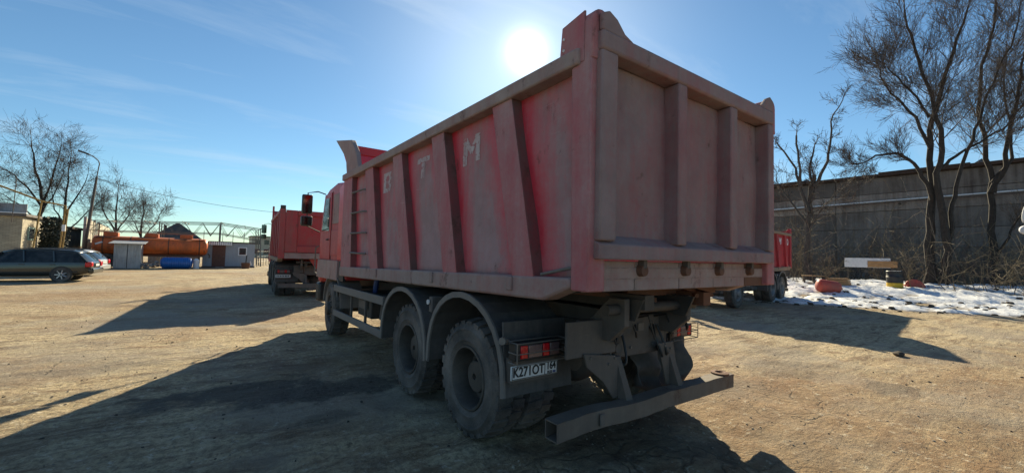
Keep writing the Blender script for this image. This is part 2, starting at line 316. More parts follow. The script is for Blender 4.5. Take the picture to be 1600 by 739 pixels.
# loose stones lying on the packed dirt
random.seed(5)
def stones(name, n, region, rmin, rmax, mat, zf):
    mb = MB(); rnd = random.Random(name)
    for _ in range(n):
        x, y = region(rnd); r = rmin + (rmax-rmin)*rnd.random()**3
        base = []
        for k in range(6):
            t = k*math.pi/3 + rnd.random()*0.6; q = r*(0.7+0.6*rnd.random()); base.append((x+q*math.cos(t), y+q*math.sin(t)))
        z = zf(x, y); h = r*(0.35+0.45*rnd.random())
        vs = [(p[0], p[1], z-0.012) for p in base] + [(x+(p[0]-x)*0.62, y+(p[1]-y)*0.62, z+h*(0.8+0.3*rnd.random())) for p in base] + [(x, y, z+h*1.1)]
        fs = [(i, (i+1) % 6, 6+(i+1) % 6, 6+i) for i in range(6)] + [(6+i, 6+(i+1) % 6, 12) for i in range(6)]
        mb.add(vs, fs)
    return kind(mb.build(name, mat, fix=False, smooth=False), 'stuff')
def near(rnd):
    d = 1.2 + 15*rnd.random()**1.5; t = R(-25 + 125*rnd.random()); return d*math.sin(t), d*math.cos(t)
M['stone'] = plain('stone_grit', (0.30, 0.25, 0.19), 0.9, var=0.6, scale=3)
M['clod'] = plain('dark_clod', (0.07, 0.055, 0.042), 0.95, var=0.5, scale=9, bmp=0.5)
def zmicro(x, y):
    d = math.hypot(x-3, y-5); w = 1 - smooth01((d-15)/25)
    return gz(x, y) + w*(0.022*fbm(x, y, 0.7, 3) + 0.024*fbm(x, y, 3.1, 5, 3.0))
g = stones('gravel', 5200, near, 0.003, 0.016, M['stone'], zmicro); tag(g, 'loose gravel scattered over the packed dirt yard', 'gravel')
g = stones('dirt_clod_scatter', 700, near, 0.004, 0.024, M['clod'], zmicro); tag(g, 'dark crumbs of earth scattered over the dirt yard', 'dirt')
# snow
def snow_material():
    m, t, p = newmat('old_snow'); v = coords(t)
    a = nz(t, 0.9, 8, 0.7, v); b = nz(t, 6, 7, 0.72, v); c = nz(t, 40, 4, 0.7, v)
    col = mix(t, mr(t, a, 0.35, 0.7), (0.72, 0.74, 0.78), (0.86, 0.87, 0.89))
    col = mix(t, mr(t, mth('ADD', b, mth('MULTIPLY', mth('SUBTRACT', a, 0.5, tree=t), 0.5, tree=t), tree=t), 0.55, 0.70, 0, 0.85), col, (0.16, 0.125, 0.09))
    at_ = t.nodes.new('ShaderNodeAttribute'); at_.attribute_name = 'thick'
    th = mr(t, mth('ADD', at_.outputs['Fac'], mth('MULTIPLY', mth('SUBTRACT', b, 0.5, tree=t), 0.09, tree=t), tree=t), 0.0, 0.055, 0.85, 0.0)
    col = mix(t, th, col, (0.20, 0.15, 0.10))
    t.links.new(col, p.inputs['Base Color']); p.inputs['Roughness'].default_value = 0.7
    bump(t, p, mth('ADD', b, mth('MULTIPLY', c, 0.3, tree=t), tree=t), 0.6, 0.05)
    return m
M['snow'] = snow_material()
def snow_sheet(name, x0, x1, y0, y1, st, hf):
    nx = int((x1-x0)/st); ny = int((y1-y0)/st); vs = []
    for j in range(ny+1):
        for i in range(nx+1):
            x = x0+(x1-x0)*i/nx; y = y0+(y1-y0)*j/ny; vs.append((x, y, gz(x, y) + hf(x, y)))
    fs = [(j*(nx+1)+i, j*(nx+1)+i+1, (j+1)*(nx+1)+i+1, (j+1)*(nx+1)+i) for j in range(ny) for i in range(nx)]
    keep = [f for f in fs if max(vs[k][2] - gz(vs[k][0], vs[k][1]) for k in f) > -0.05]
    mb = MB(); mb.v = vs; mb.f = keep
    o = mb.build(name, M['snow'], fix=False, smooth=False)
    at = o.data.attributes.new('thick', 'FLOAT', 'POINT'); at.data.foreach_set('value', [q[2]-gz(q[0], q[1]) for q in vs])
    o.data.polygons.foreach_set('use_smooth', [True]*len(o.data.polygons))
    return kind(o, 'structure')
def bank(x, y):
    s = x - snow_line(y)
    e = smooth01(s/1.8)*(1 - smooth01((s-13)/3))
    n = 0.5*fbm(x, y, 0.35, 3, 7) + 0.8*fbm(x, y, 1.3, 4, 2) + 0.35*fbm(x, y, 4, 3)
    return -0.17 + e*0.245 + 0.14*n
snow_sheet('snow_bank', 14.0, 40.0, -14.0, 24.0, 0.14, bank)
snow_sheet('snow_patch', 1.5, 9.5, 42.0, 52.0, 0.2, lambda x, y: -0.12 + 0.10*fbm(x, y, 0.5, 3, 5) + 0.14*math.exp(-((x-6)/2.5)**2-((y-47)/2.5)**2))
snow_sheet('snow_patch', 11.5, 19.5, -1.0, 3.2, 0.09, lambda x, y: -0.075 + 0.06*fbm(x, y, 2.1, 5, 9) + 0.07*math.exp(-((x-15.6)/0.9)**2-((y-1.05)/0.5)**2))
snow_sheet('snow_patch', 14.0, 22.0, 4.0, 9.0, 0.1, lambda x, y: -0.085 + 0.09*fbm(x, y, 1.3, 4, 19) + 0.05*math.exp(-((x-18.6)/2.0)**2-((y-7.0)/1.3)**2))
def bankreg(rnd):
    while True:
        x = 15 + 20*rnd.random(); y = -9 + 26*rnd.random(); s = x - snow_line(y)
        if s > 0.2 and s < 11 and (s < 4 or rnd.random() < 0.45): return x, y
g = stones('frozen_clods', 950, bankreg, 0.02, 0.15, M['clod'], lambda x, y: gz(x, y) + max(0, bank(x, y))*0.7); tag(g, 'dark frozen clods of earth poking through the old snow', 'earth clods')
mb = MB(); mb.lathe([(0, 0.02), (0.01, 0.075), (0.05, 0.085), (0.075, 0.05), (0.085, 0.01)], 'z', n=9)
for i, vv in enumerate(mb.v): mb.v[i] = (vv[0]*1.5 + 0.01*math.sin(i*2.1), vv[1]*(1+0.15*math.sin(i)), vv[2])
o = mb.build('stone', M['clod']); o.location = (10.63, 2.18, 0.0); tag(o, 'single dark stone lying on the sunlit dirt near a truck shadow', 'stone')

# ------------------------------------------------------------------ trucks
OFF = (-3.33, -6.0, 0.0)           # trucks are drawn in yard coordinates of the big one, then shifted to their own centre
XC = 3.33; HW = 1.35
def TM(): return MB(OFF)
def make_tyre(w=0.30, r=0.545):
    mb = MB(); h = w/2
    prof = [(-h*0.86, 0.29), (-h*0.98, 0.31), (-h*1.00, 0.335), (-h*1.045, 0.342), (-h*1.045, 0.352), (-h*1.02, 0.36), (-h*1.05, 0.40), (-h*1.05, 0.432), (-h*1.085, 0.438), (-h*1.085, 0.450), (-h*1.03, 0.458), (-h*0.93, r-0.055), (-h*0.84, r-0.034), (0, r-0.030), (h*0.84, r-0.034), (h*0.93, r-0.055), (h*1.03, 0.458), (h*1.085, 0.450), (h*1.085, 0.438), (h*1.05, 0.432), (h*1.05, 0.40), (h*1.02, 0.36), (h*1.045, 0.352), (h*1.045, 0.342), (h*1.00, 0.335), (h*0.98, 0.31), (h*0.86, 0.29)]
    mb.lathe(prof + [(h*0.6, 0.285), (-h*0.6, 0.285)], 'x', n=56, closed=True)
    nl = 26
    for k in range(nl):
        for s in (-1, 1):
            t0 = 2*math.pi*(k + (0.5 if s > 0 else 0))/nl; dt = 2*math.pi/nl*0.62
            pts = []
            for rr in (r-0.085, r):
                for (a, b, tw) in ((0.03, 0.0, -0.25), (0.95, 0.0, 0.12), (0.95, 1.0, 0.12), (0.03, 1.0, -0.25)):
                    t = t0 + dt*(b + tw); q = rr if a < 0.5 else (rr - 0.022 if rr == r else rr - 0.03)
                    pts.append((s*h*a, q*math.cos(t), q*math.sin(t)))
            mb.hexa(pts)
    return mb.build('tyre', M['tyre'])
def make_rim(kind_):
    mb = MB()
    if kind_ == 'dish':     # outer wheel of a pair: deep dish, hub far in
        prof = [(-0.135, 0.300), (-0.150, 0.292), (-0.152, 0.275), (-0.130, 0.262), (-0.02, 0.252), (0.045, 0.248), (0.055, 0.20), (0.058, 0.165), (-0.02, 0.155), (-0.055, 0.14), (-0.065, 0.10), (-0.07, 0.03)]
        mb.lathe(prof + [(0.10, 0.03), (0.10, 0.295)], 'x', n=44, closed=True)
        for k in range(10):
            t = 2*math.pi*k/10; mb.lathe([(0.02, 0.014), (0.06, 0.014)], 'x', (0, 0.205*math.cos(t), 0.205*math.sin(t)), 6)
    else:                   # single front wheel: dome with hub sticking out
        prof = [(-0.135, 0.300), (-0.152, 0.290), (-0.150, 0.272), (-0.11, 0.262), (-0.09, 0.245), (-0.13, 0.20), (-0.14, 0.165), (-0.145, 0.135), (-0.20, 0.12), (-0.215, 0.09), (-0.22, 0.02)]
        mb.lathe(prof + [(0.10, 0.03), (0.10, 0.295)], 'x', n=44, closed=True)
        for k in range(10):
            t = 2*math.pi*k/10; mb.lathe([(-0.165, 0.014), (-0.12, 0.014)], 'x', (0, 0.175*math.cos(t), 0.175*math.sin(t)), 6)
    return mb
WH = {}
def wheel_proto():
    ty = make_tyre(); WH['tyre'] = ty.data; D.objects.remove(ty)
    for k in ('dish', 'dome'):
        for g_, mt in (('dark', 'rim'), ('grey', 'rimgrey')):
            o = make_rim(k).build('rim', M[mt]); WH[k+g_] = o.data; D.objects.remove(o)
wheel_proto()
def put_wheel(parent, X, Y, side, kind_, g_='dark', steer=0.0):
    """a wheel part: tyre with its rim as sub-part; side -1 is the left of the truck"""
    o = D.objects.new('wheel', WH['tyre']); C.objects.link(o); o.parent = parent
    o.location = (X+OFF[0], Y+OFF[1], 0.545); o.rotation_euler = (random.random()*6.28, 0, (math.pi if side > 0 else 0) + steer)
    q = D.objects.new('rim', WH[kind_+g_]); C.objects.link(q); q.parent = o
    return o
def text_mesh(body, size, name, mat, parent, M4, bold=0.0, sx=1.0):
    cu = D.curves.new(name, 'FONT'); cu.body = body; cu.size = size; cu.extrude = 0.0015; cu.offset = bold; cu.align_x = 'CENTER'; cu.align_y = 'CENTER'
    tmp = D.objects.new('tmp', cu); C.objects.link(tmp)
    me = D.meshes.new_from_object(tmp.evaluated_get(bpy.context.evaluated_depsgraph_get())); D.objects.remove(tmp); D.curves.remove(cu)
    me.transform(M4 @ Matrix.Diagonal((sx, 1, 1, 1))); me.materials.clear(); me.materials.append(mat)
    o = D.objects.new(name, me); C.objects.link(o); o.parent = parent; return o

def box_dent(x, y, z): return 0.024*noise.noise(Vector((x*1.1, y*1.3, z*1.3))) + 0.0015*noise.noise(Vector((x*5, y*5, z*5)))
GLYPH = {   # stencil letters, unit boxes, outer loops with strips
    'B': [[(0,0),(0.30,0),(0.30,1),(0,1)], [(0.30,0.80),(0.78,0.80),(0.88,0.98),(0.86,1),(0.30,1)], [(0.62,0.52),(0.90,0.60),(0.88,0.80),(0.64,0.80)], [(0.36,0.44),(0.62,0.40),(0.78,0.50),(0.66,0.57),(0.36,0.56)], [(0.62,0.18),(0.88,0.20),(0.92,0.40),(0.64,0.42)], [(0.30,0),(0.80,0.03),(0.84,0.19),(0.30,0.19)]],
    'T': [[(0,0.74),(1,0.78),(1,1),(0.02,0.98)], [(0.36,0),(0.66,0),(0.64,0.75),(0.38,0.75)]],
    'M': [[(0,0),(0.24,0.02),(0.27,1),(0.04,1)], [(0.74,0.08),(0.96,0.06),(1,1),(0.76,1)], [(0.26,0.62),(0.50,0.30),(0.50,0.60),(0.27,0.98)], [(0.50,0.30),(0.75,0.66),(0.76,1.0),(0.50,0.60)]],
    'D': [[(0,0),(0.28,0),(0.28,1),(0,1)], [(0.28,0.8),(0.7,0.8),(0.62,1),(0.28,1)], [(0.62,0.22),(0.92,0.25),(0.95,0.75),(0.66,0.82)], [(0.28,0),(0.75,0.02),(0.9,0.22),(0.28,0.22)]],
}
def panel_x(y, z): return XC - (HW-0.10) - box_dent(-3, y, z)
def inside(poly, u, v):
    c = False; n = len(poly)
    for i in range(n):
        (x0, y0), (x1, y1) = poly[i], poly[(i+1) % n]
        if (y0 > v) != (y1 > v) and u < (x1-x0)*(v-y0)/(y1-y0)+x0: c = not c
    return c
def side_letter(ch, y0, y1, z0, z1, parent, mat, wear=0.5):
    """stencilled letter lying on the left side panel, its paint chipped; reads from front (large Y) to rear"""
    mb = TM(); n = 30
    for i in range(n):
        for j in range(n):
            u, v = (i+0.5)/n, (j+0.5)/n
            if not any(inside(p, u, v) for p in GLYPH[ch]): continue
            if wear and noise.noise(Vector((u*7 + ord(ch), v*7, 3))) + 0.6*noise.noise(Vector((u*19, v*19, ord(ch)))) > 0.95 - wear: continue
            q = []
            for a, b in ((i, j), (i+1, j), (i+1, j+1), (i, j+1)):
                y, z = y0+(y1-y0)*a/n, z0+(z1-z0)*b/n; q.append((panel_x(y, z)-0.014, y, z))
            mb.add(q, [(0, 1, 2, 3)])
    b_ = mb.build('letter', mat, parent, smooth=False, fix=False)
    return b_

def cab(root, red, fin, panel, mirror_out=True):
    c = TM()
    prof = [(8.22,1.14),(8.22,2.93),(8.5,3.04),(9.1,3.10),(9.75,3.04),(10.10,2.93),(10.18,2.86),(10.44,2.02),(10.50,1.85),(10.52,1.0),(10.30,0.98),(10.22,1.14)]
    c.prism(prof, 'x', XC-1.24, XC+1.24)
    cb = c.build('cab', red, root, bev=0.05, seg=3)
    for s in (-1, 1):
        xo = XC + s*1.24
        def slab(name, mat, poly, d0, d1, par=cb, bev=0.008):
            return TM().prism(poly, 'x', xo + s*d0, xo + s*d1).build(name, mat, par, bev=bev)
        slab('cab_fin', fin, [(8.06,1.50),(8.06,2.95),(8.24,3.0),(8.60,2.92),(8.60,1.52)], -0.04, 0.06, bev=0.02)
        d = slab('door', red, [(9.42,1.52),(9.42,2.93),(10.02,2.93),(10.36,2.06),(10.36,1.52)], -0.01, 0.022, bev=0.01)
        slab('door_window', M['glass'], [(9.52,2.12),(9.52,2.83),(9.94,2.83),(10.20,2.14)], 0.02, 0.027, bev=0.0)
        slab('recess_panel', M['rail'] if red is M['cabred'] else red, [(8.72,2.25),(8.72,2.86),(9.25,2.86),(9.30,2.25)], -0.01, 0.014)
        slab('locker_hatch', red, [(8.72,1.60),(8.72,2.12),(9.34,2.12),(9.34,1.60)], -0.01, 0.018)
        slab('door_seam', M['black'], [(9.375,1.5),(9.375,2.95),(9.40,2.95),(9.40,1.5)], -0.01, 0.006, bev=0)
        slab('step_panel', panel, [(8.62,1.12),(8.62,1.50),(10.40,1.50),(10.48,1.10)], -0.02, 0.045)
        slab('air_duct', M['black'], [(8.24,1.12),(8.24,1.50),(8.58,1.50),(8.58,1.12)], -0.05, 0.02)
        TM().tube([(xo+s*0.05, 9.60, 1.93), (xo+s*0.07, 9.50, 1.93), (xo+s*0.05, 9.46, 1.93)], 0.018, 6).build('door_handle', M['black'], cb)
        TM().tube([(xo+s*0.02, 10.47, 1.15), (xo+s*0.07, 10.53, 1.2), (xo+s*0.07, 10.55, 1.75), (xo+s*0.02, 10.48, 1.8)], 0.016, 6).build('grab_rail', M['steel'], cb)
        # front wheel arch
        a = TM(); pts = []
        for k in range(13):
            t = math.pi*k/12; pts.append((9.0 + 0.70*math.cos(t), 0.62 + 0.62*math.sin(t)))
        for (y0, z0), (y1, z1) in zip(pts, pts[1:]):
            x0, x1 = sorted((xo - s*0.38, xo + s*0.035))
            n0 = Vector((y0-9.0, z0-0.55)).normalized()*0.03; n1 = Vector((y1-9.0, z1-0.55)).normalized()*0.03
            a.hexa([(x0,y0,z0),(x1,y0,z0),(x1,y1,z1),(x0,y1,z1),(x0,y0+n0.x,z0+n0.y),(x1,y0+n0.x,z0+n0.y),(x1,y1+n1.x,z1+n1.y),(x0,y1+n1.x,z1+n1.y)])
        a.build('wheel_arch', M['trim'] if s < 0 else M['mud'], cb)
        mr_ = TM()
        mx = xo + s*0.30
        arm = TM().tube([(xo, 10.10, 2.96), (xo+s*0.12, 10.3, 3.03), (mx, 10.46, 3.0), (mx, 10.48, 2.25), (xo+s*0.02, 10.45, 2.12)], 0.014, 6).build('mirror_arm', M['black'], root)
        for (zb, zt, w) in ((2.52, 2.96, 0.125), (2.24, 2.47, 0.135)):
            hh = TM(); hh.box(mx-w, mx+w*0.8, 10.40, 10.49, zb, zt); h = hh.build('mirror_shell', M['mirror'], arm, bev=0.035, seg=3)
            TM().box(mx-w+0.02, mx+w*0.8-0.02, 10.394, 10.398, zb+0.025, zt-0.025).build('mirror_glass', M['mirrorglass'], arm)
    # windscreen, bumper, headlights, wipers
    TM().hexa([(XC-1.08,10.40,2.12),(XC+1.08,10.40,2.12),(XC+1.08,10.20,2.78),(XC-1.08,10.20,2.78),(XC-1.08,10.43,2.13),(XC+1.08,10.43,2.13),(XC+1.08,10.23,2.79),(XC-1.08,10.23,2.79)]).build('windscreen', M['glass'], cb)
    b = TM().box(XC-1.26, XC+1.26, 10.28, 10.62, 0.55, 0.98).build('front_bumper', M['black'], root, bev=0.05, seg=3)
    for s in (-1, 1): TM().box(XC+s*0.95-0.2, XC+s*0.95+0.2, 10.60, 10.635, 0.68, 0.86).build('headlight', M['mirrorglass'], b, bev=0.03)
    TM().box(XC-0.75, XC+0.75, 10.49, 10.54, 1.15, 1.75).build('grille', M['black'], cb, bev=0.01)
    TM().lathe([(0, 0.05), (0.03, 0.06), (0.13, 0.045), (0.14, 0.01)], 'z', (2.25, 8.9, 3.08), 10).build('roof_beacon', M['black'], cb)
    return cb

def arch(root, yc, zc, y_front, y_rear, side, r, keep=15):
    xo = XC + side*(HW+0.0); xi = XC + side*0.62
    pts = []
    for k in range(15):
        t = math.pi*k/14; y = yc + (y_front-yc if math.cos(t) > 0 else yc-y_rear)*math.cos(t); z = zc + r*math.sin(t)**0.8 if math.sin(t) > 0 else zc
        pts.append((y, z))
    pts = pts[:keep]; mb = TM(); tb = TM(); x0, x1 = sorted((xo, xi))
    for (y0, z0), (y1, z1) in zip(pts, pts[1:]):
        n0 = Vector((y0-yc, z0-zc+0.2)).normalized()*0.02; n1 = Vector((y1-yc, z1-zc+0.2)).normalized()*0.02
        mb.hexa([(x0,y0,z0),(x1,y0,z0),(x1,y1,z1),(x0,y1,z1),(x0,y0+n0.x,z0+n0.y),(x1,y0+n0.x,z0+n0.y),(x1,y1+n1.x,z1+n1.y),(x0,y1+n1.x,z1+n1.y)])
        m0 = Vector((y0-yc, z0-zc+0.2)).normalized()*0.055; m1 = Vector((y1-yc, z1-zc+0.2)).normalized()*0.055
        u0, u1 = sorted((xo+side*0.002, xo+side*0.022))
        tb.hexa([(u0,y0-m0.x*.4,z0-m0.y*.4),(u1,y0-m0.x*.4,z0-m0.y*.4),(u1,y1-m1.x*.4,z1-m1.y*.4),(u0,y1-m1.x*.4,z1-m1.y*.4),(u0,y0+m0.x*.6,z0+m0.y*.6),(u1,y0+m0.x*.6,z0+m0.y*.6),(u1,y1+m1.x*.6,z1+m1.y*.6),(u0,y1+m1.x*.6,z1+m1.y*.6)])
    o = mb.build('mudguard', M['mud'], root)
    tb.build('mudguard_trim', M['trim'], o)
    return o

def tail_lamp(root, x0, x1, y, z0, z1):
    """lamp cluster in a wire guard; outer lens towards the side of the truck"""
    L = TM().box(x0, x1, y, y+0.10, z0, z1).build('tail_lamp', M['black'], root, bev=0.01)
    w = x1-x0; out_left = x0 < XC
    def u(a, b): return (x0+w*a, x0+w*b) if out_left else (x1-w*b, x1-w*a)
    for nm, a, b, mt in (('red_lens', 0.10, 0.24, 'lamp_red'), ('smoky_lens', 0.26, 0.56, 'lamp_clear'), ('red_lens', 0.58, 0.72, 'lamp_red'), ('smoky_lens', 0.74, 0.95, 'lamp_clear')):
        p, q = u(a, b); TM().box(p, q, y-0.012, y+0.01, z0+0.02, z1-0.02).build(nm, M[mt], L, bev=0.005)
    g = TM(); e = 0.025
    for z in (z0-0.01, (z0+z1)/2, z1+0.01): g.tube([(x0-e, y+0.06, z), (x0-e, y-0.055, z), (x1+e, y-0.055, z), (x1+e, y+0.06, z)], 0.005, 5)
    for k in range(5):
        x = x0-e + (w+2*e)*k/4
        if k in (0, 4): g.tube([(x, y-0.055, z0-0.01), (x, y-0.055, z1+0.01)], 0.005, 5)
    for z in (z0+0.04, z1-0.04): g.tube([(x1+e, y+0.06, z), (x1+e, y-0.055, z)], 0.004, 5)
    for zz_ in (z0-0.01, z1+0.012): g.tube([(x0-e, y+0.06, zz_), (x1+e, y+0.06, zz_)], 0.006, 5)
    g.build('lamp_guard', M['steel'], L)
    return L

def chassis(root, g_='dark', detail=True, plate=None, wheels=(3.43, 4.85, 9.0)):
    fr = TM()
    for s in (-1, 1):
        xa = XC + s*0.43
        fr.box(xa-0.04, xa+0.04, 2.55, 10.2, 0.82, 1.10)
    for y in (3.0, 4.14, 5.6, 7.0, 8.2): fr.box(XC-0.39, XC+0.39, y-0.06, y+0.06, 0.86, 1.06)
    f = fr.build('frame', M['chassis'], root, bev=0.006)
    sub = TM()
    for s in (-1, 1): sub.box(XC+s*0.43-0.05, XC+s*0.43+0.05, 2.30, 8.0, 1.104, 1.235)
    sub.build('subframe', M['chassis'], root, bev=0.006)
    for y in wheels:
        for s in (-1, 1):
            if y < 8:
                put_wheel(root, XC+s*(HW-0.17), y, s, 'dish', g_); put_wheel(root, XC+s*(HW-0.17-0.335), y, s, 'dish', g_)
            else: put_wheel(root, XC+s*(HW-0.20), y, s, 'dome', g_, steer=R(-3))
        ax = TM().tube([(XC-1.1, y, 0.545), (XC-0.35, y, 0.545), (XC+0.35, y, 0.545), (XC+1.1, y, 0.545)], [0.085, 0.10, 0.10, 0.085], 10)
        if y < 8: ax.lathe([(-0.26, 0.06), (-0.2, 0.17), (-0.06, 0.235), (0.08, 0.235), (0.2, 0.16), (0.24, 0.05)], 'y', (XC+0.05, y, 0.56), 16)
        ax.build('axle', M['chassis2'], root)
        for s in (-1, 1):
            sp = TM()
            for k in range(6 if y < 8 else 4):
                l = 0.82 - 0.11*k
                if y > 8 or y == wheels[1]:
                    yc_ = y if y > 8 else (wheels[0]+wheels[1])/2
                    for q in range(6):
                        a0 = -l + 2*l*q/6; a1 = -l + 2*l*(q+1)/6
                        z0 = 0.74 + 0.13*(a0/0.82)**2 - 0.021*k; z1 = 0.74 + 0.13*(a1/0.82)**2 - 0.021*k
                        sp.hexa([(XC+s*0.52-.045, yc_+a0, z0-.017), (XC+s*0.52+.045, yc_+a0, z0-.017), (XC+s*0.52+.045, yc_+a1, z1-.017), (XC+s*0.52-.045, yc_+a1, z1-.017),
                                 (XC+s*0.52-.045, yc_+a0, z0), (XC+s*0.52+.045, yc_+a0, z0), (XC+s*0.52+.045, yc_+a1, z1), (XC+s*0.52-.045, yc_+a1, z1)])
            if sp.v: sp.build('leaf_spring', M['chassis'], root)
    TM().tube([(XC+0.05, 3.7, 0.62), (XC+0.05, 4.6, 0.62)], 0.06, 10).build('drive_shaft', M['chassis'], root)
    TM().tube([(XC, 5.1, 0.64), (XC, 8.2, 0.78)], 0.06, 10).build('drive_shaft', M['chassis'], root)
    TM().box(XC-0.42, XC+0.42, 8.2, 10.1, 0.55, 1.12).build('engine_sump', M['chassis'], root, bev=0.06)
    for s in (-1, 1):
        arch(root, 5.0, 0.52, 5.72, 4.30, s, 0.72); arch(root, 3.52, 0.54, 4.22, 2.80, s, 0.76, 15 if s < 0 or not detail else 10)
        TM().box(*sorted((XC+s*0.62, XC+s*1.34)), 4.20, 4.28, 1.05, 1.22).build('guard_bridge', M['mud'], root, bev=0.01)
        TM().tube([(XC+s*1.35, 4.26, 1.16), (XC+s*1.365, 4.26, 1.16)], 0.028, 10).build('side_reflector', M['letter3'], root)
        if detail:   # side guard rails
            x0, x1 = sorted((XC+s*1.33, XC+s*1.29))
            for (za, zb) in ((0.93, 1.05), (0.47, 0.58)):
                TM().hexa([(x0,5.80,za+0.02),(x1,5.80,za+0.02),(x1,8.60,za),(x0,8.60,za),(x0,5.80,zb+0.02),(x1,5.80,zb+0.02),(x1,8.60,zb),(x0,8.60,zb)]).build('guard_rail', M['trim'], root, bev=0.008)
            for y in (5.83, 6.75, 7.55, 8.57):
                u0, u1 = sorted((XC+s*1.285, XC+s*1.25)); TM().box(u0, u1, y-0.025, y+0.025, 0.47, 1.06).build('guard_post', M['trim' if y in (5.83, 8.57) else 'chassis2'], root, bev=0.004)
                w0, w1 = sorted((XC+s*1.25, XC+s*0.45)); TM().box(w0, w1, y-0.03, y+0.03, 0.96, 1.01).build('guard_bracket', M['chassis'], root)
    TM().tube([(2.10, 8.45, 0.90), (2.085, 8.45, 0.90)], 0.03, 8).build('marker_lamp', M['amber'], root)
    # tanks and boxes on the frame
    t = TM().lathe([(6.95, 0.02), (6.955, 0.26), (6.98, 0.29), (8.05, 0.29), (8.08, 0.26), (8.085, 0.02)], 'y', (XC+0.92, 0, 0.78), 24).build('fuel_tank', M['rimgrey' if g_ == 'grey' else 'chassis2'], root)
    for y in (7.2, 7.8): TM().lathe([(y-0.03, 0.295), (y+0.03, 0.295)], 'y', (XC+0.92, 0, 0.78), 24).build('tank_strap', M['black'], t)
    for k in range(3): TM().lathe([(5.92+0.001*k, 0.02), (5.93, 0.10), (6.62, 0.10), (6.63, 0.02)], 'y', (XC-0.70-0.23*(k % 2), 0, 0.60+0.22*(k//2)), 14).build('air_tank', M['chassis2'], root)
    TM().box(XC-1.10, XC-0.55, 7.0, 7.75, 0.58, 0.98).build('battery_box', M['chassis'], root, bev=0.02)
    TM().box(XC-1.13, XC-1.11, 7.15, 7.6, 0.72, 0.86).build('data_plate', M['steel'], root)
    TM().tube([(XC-0.95, 6.68, 0.62), (XC-0.95, 6.68, 0.98), (XC-0.95, 6.68, 1.0)], [0.12, 0.08, 0.06], 12).build('hydraulic_filter', M['chassis2'], root)
    TM().tube([(XC-0.92, 7.38, 0.98), (XC-0.92, 7.36, 1.10), (XC-0.90, 7.36, 1.24)], 0.045, 8).build('blue_hose', M['blue_strap'], root)
    ho = TM().lathe([(8.02, 0.05), (8.02, 0.09)], 'y', (XC, 0, 1.3), 8); ho.tube([(XC, 8.03, 0.95), (XC, 8.03, 2.8)], [0.10, 0.08], 12); ho.build('tipping_ram', M['steel'], root)
    # rear end
    cm = TM().box(XC-0.48, XC+0.36, 2.50, 2.56, 0.80, 1.16).build('rear_crossmember', M['chassis2'], root, bev=0.01)
    TM().box(XC-0.80, XC-0.485, 2.46, 2.56, 0.88, 1.16).build('side_bracket', M['chassis2'], root, bev=0.01)
    if not detail: TM().box(XC+0.485, XC+0.80, 2.46, 2.56, 0.88, 1.16).build('side_bracket', M['chassis2'], root, bev=0.01)
    if detail:
        for (x, z, dx) in ((-0.30, 1.04, -0.10), (0.12, 1.05, 0.10), (0.22, 1.06, 0.05)):   # sagging air hoses
            TM().tube([(XC+x+dx*t_, 2.49-0.10*math.sin(math.pi*t_), z-0.05*t_-0.24*math.sin(math.pi*t_*0.8)) for t_ in [q/12 for q in range(13)]], 0.012, 7).build('air_hose', M['black'], root)
        for (x, z) in ((-0.36, 1.05), (0.33, 1.06), (-0.38, 0.90)):
            TM().lathe([(2.45, 0.03), (2.445, 0.045), (2.50, 0.045)], 'y', (XC+x, 0, z), 12).build('air_coupling', M['chassis2'], cm)
        TM().box(XC-0.06, XC+0.02, 2.487, 2.499, 1.02, 1.09).build('tag_plate', M['steel'], cm)
        for (x, z) in ((-0.16, 1.08), (0.16, 1.08), (-0.16, 0.88), (0.16, 0.88), (-0.44, 0.86), (0.30, 0.86), (-0.40, 1.1), (0.30, 1.1)):
            TM().lathe([(2.484, 0.012), (2.502, 0.016)], 'y', (XC+x, 0, z), 6).build('bolt', M['steel'], cm)
        # brake chambers and torque rods behind the rear axle
        for s in (-1, 1):
            TM().lathe([(3.0, 0.03), (3.01, 0.09), (3.12, 0.105), (3.14, 0.105), (3.26, 0.08), (3.28, 0.02)], 'y', (XC+s*0.34, 0, 0.66), 14).build('brake_chamber', M['chassis2'], root)
            TM().tube([(XC+s*0.34, 3.3, 0.66), (XC+s*0.46, 3.42, 0.6)], 0.02, 6).build('brake_rod', M['chassis'], root)
        TM().tube([(XC+0.2, 3.3, 0.72), (XC+0.2, 2.58, 0.88)], 0.035, 8).build('torque_rod', M['chassis'], root)
        # crumpled splash guard hanging by the right wheel
        mb = TM(); g2 = 16; vs = []
        for j in range(g2):
            for i in range(g2):
                u, v = i/(g2-1), j/(g2-1); x = 3.52+0.78*u - 0.05*v; z = 0.98-0.62*v*(0.65+0.4*math.sin(2.2*u+0.5))
                vs.append((x + 0.03*noise.noise(Vector((u*3, v*3, 1))), 2.74 - 0.10*v + 0.22*noise.noise(Vector((u*4, v*3, 5))) + 0.06*math.sin(u*9+v*5), z + 0.03*noise.noise(Vector((u*4, v*5, 9)))))
        mb.add(vs, [(j*g2+i, j*g2+i+1, (j+1)*g2+i+1, (j+1)*g2+i) for j in range(g2-1) for i in range(g2-1)])
        o = mb.build('splash_guard', M['chassis2'], root); k = o.modifiers.new('solid', 'SOLIDIFY'); k.thickness = 0.012
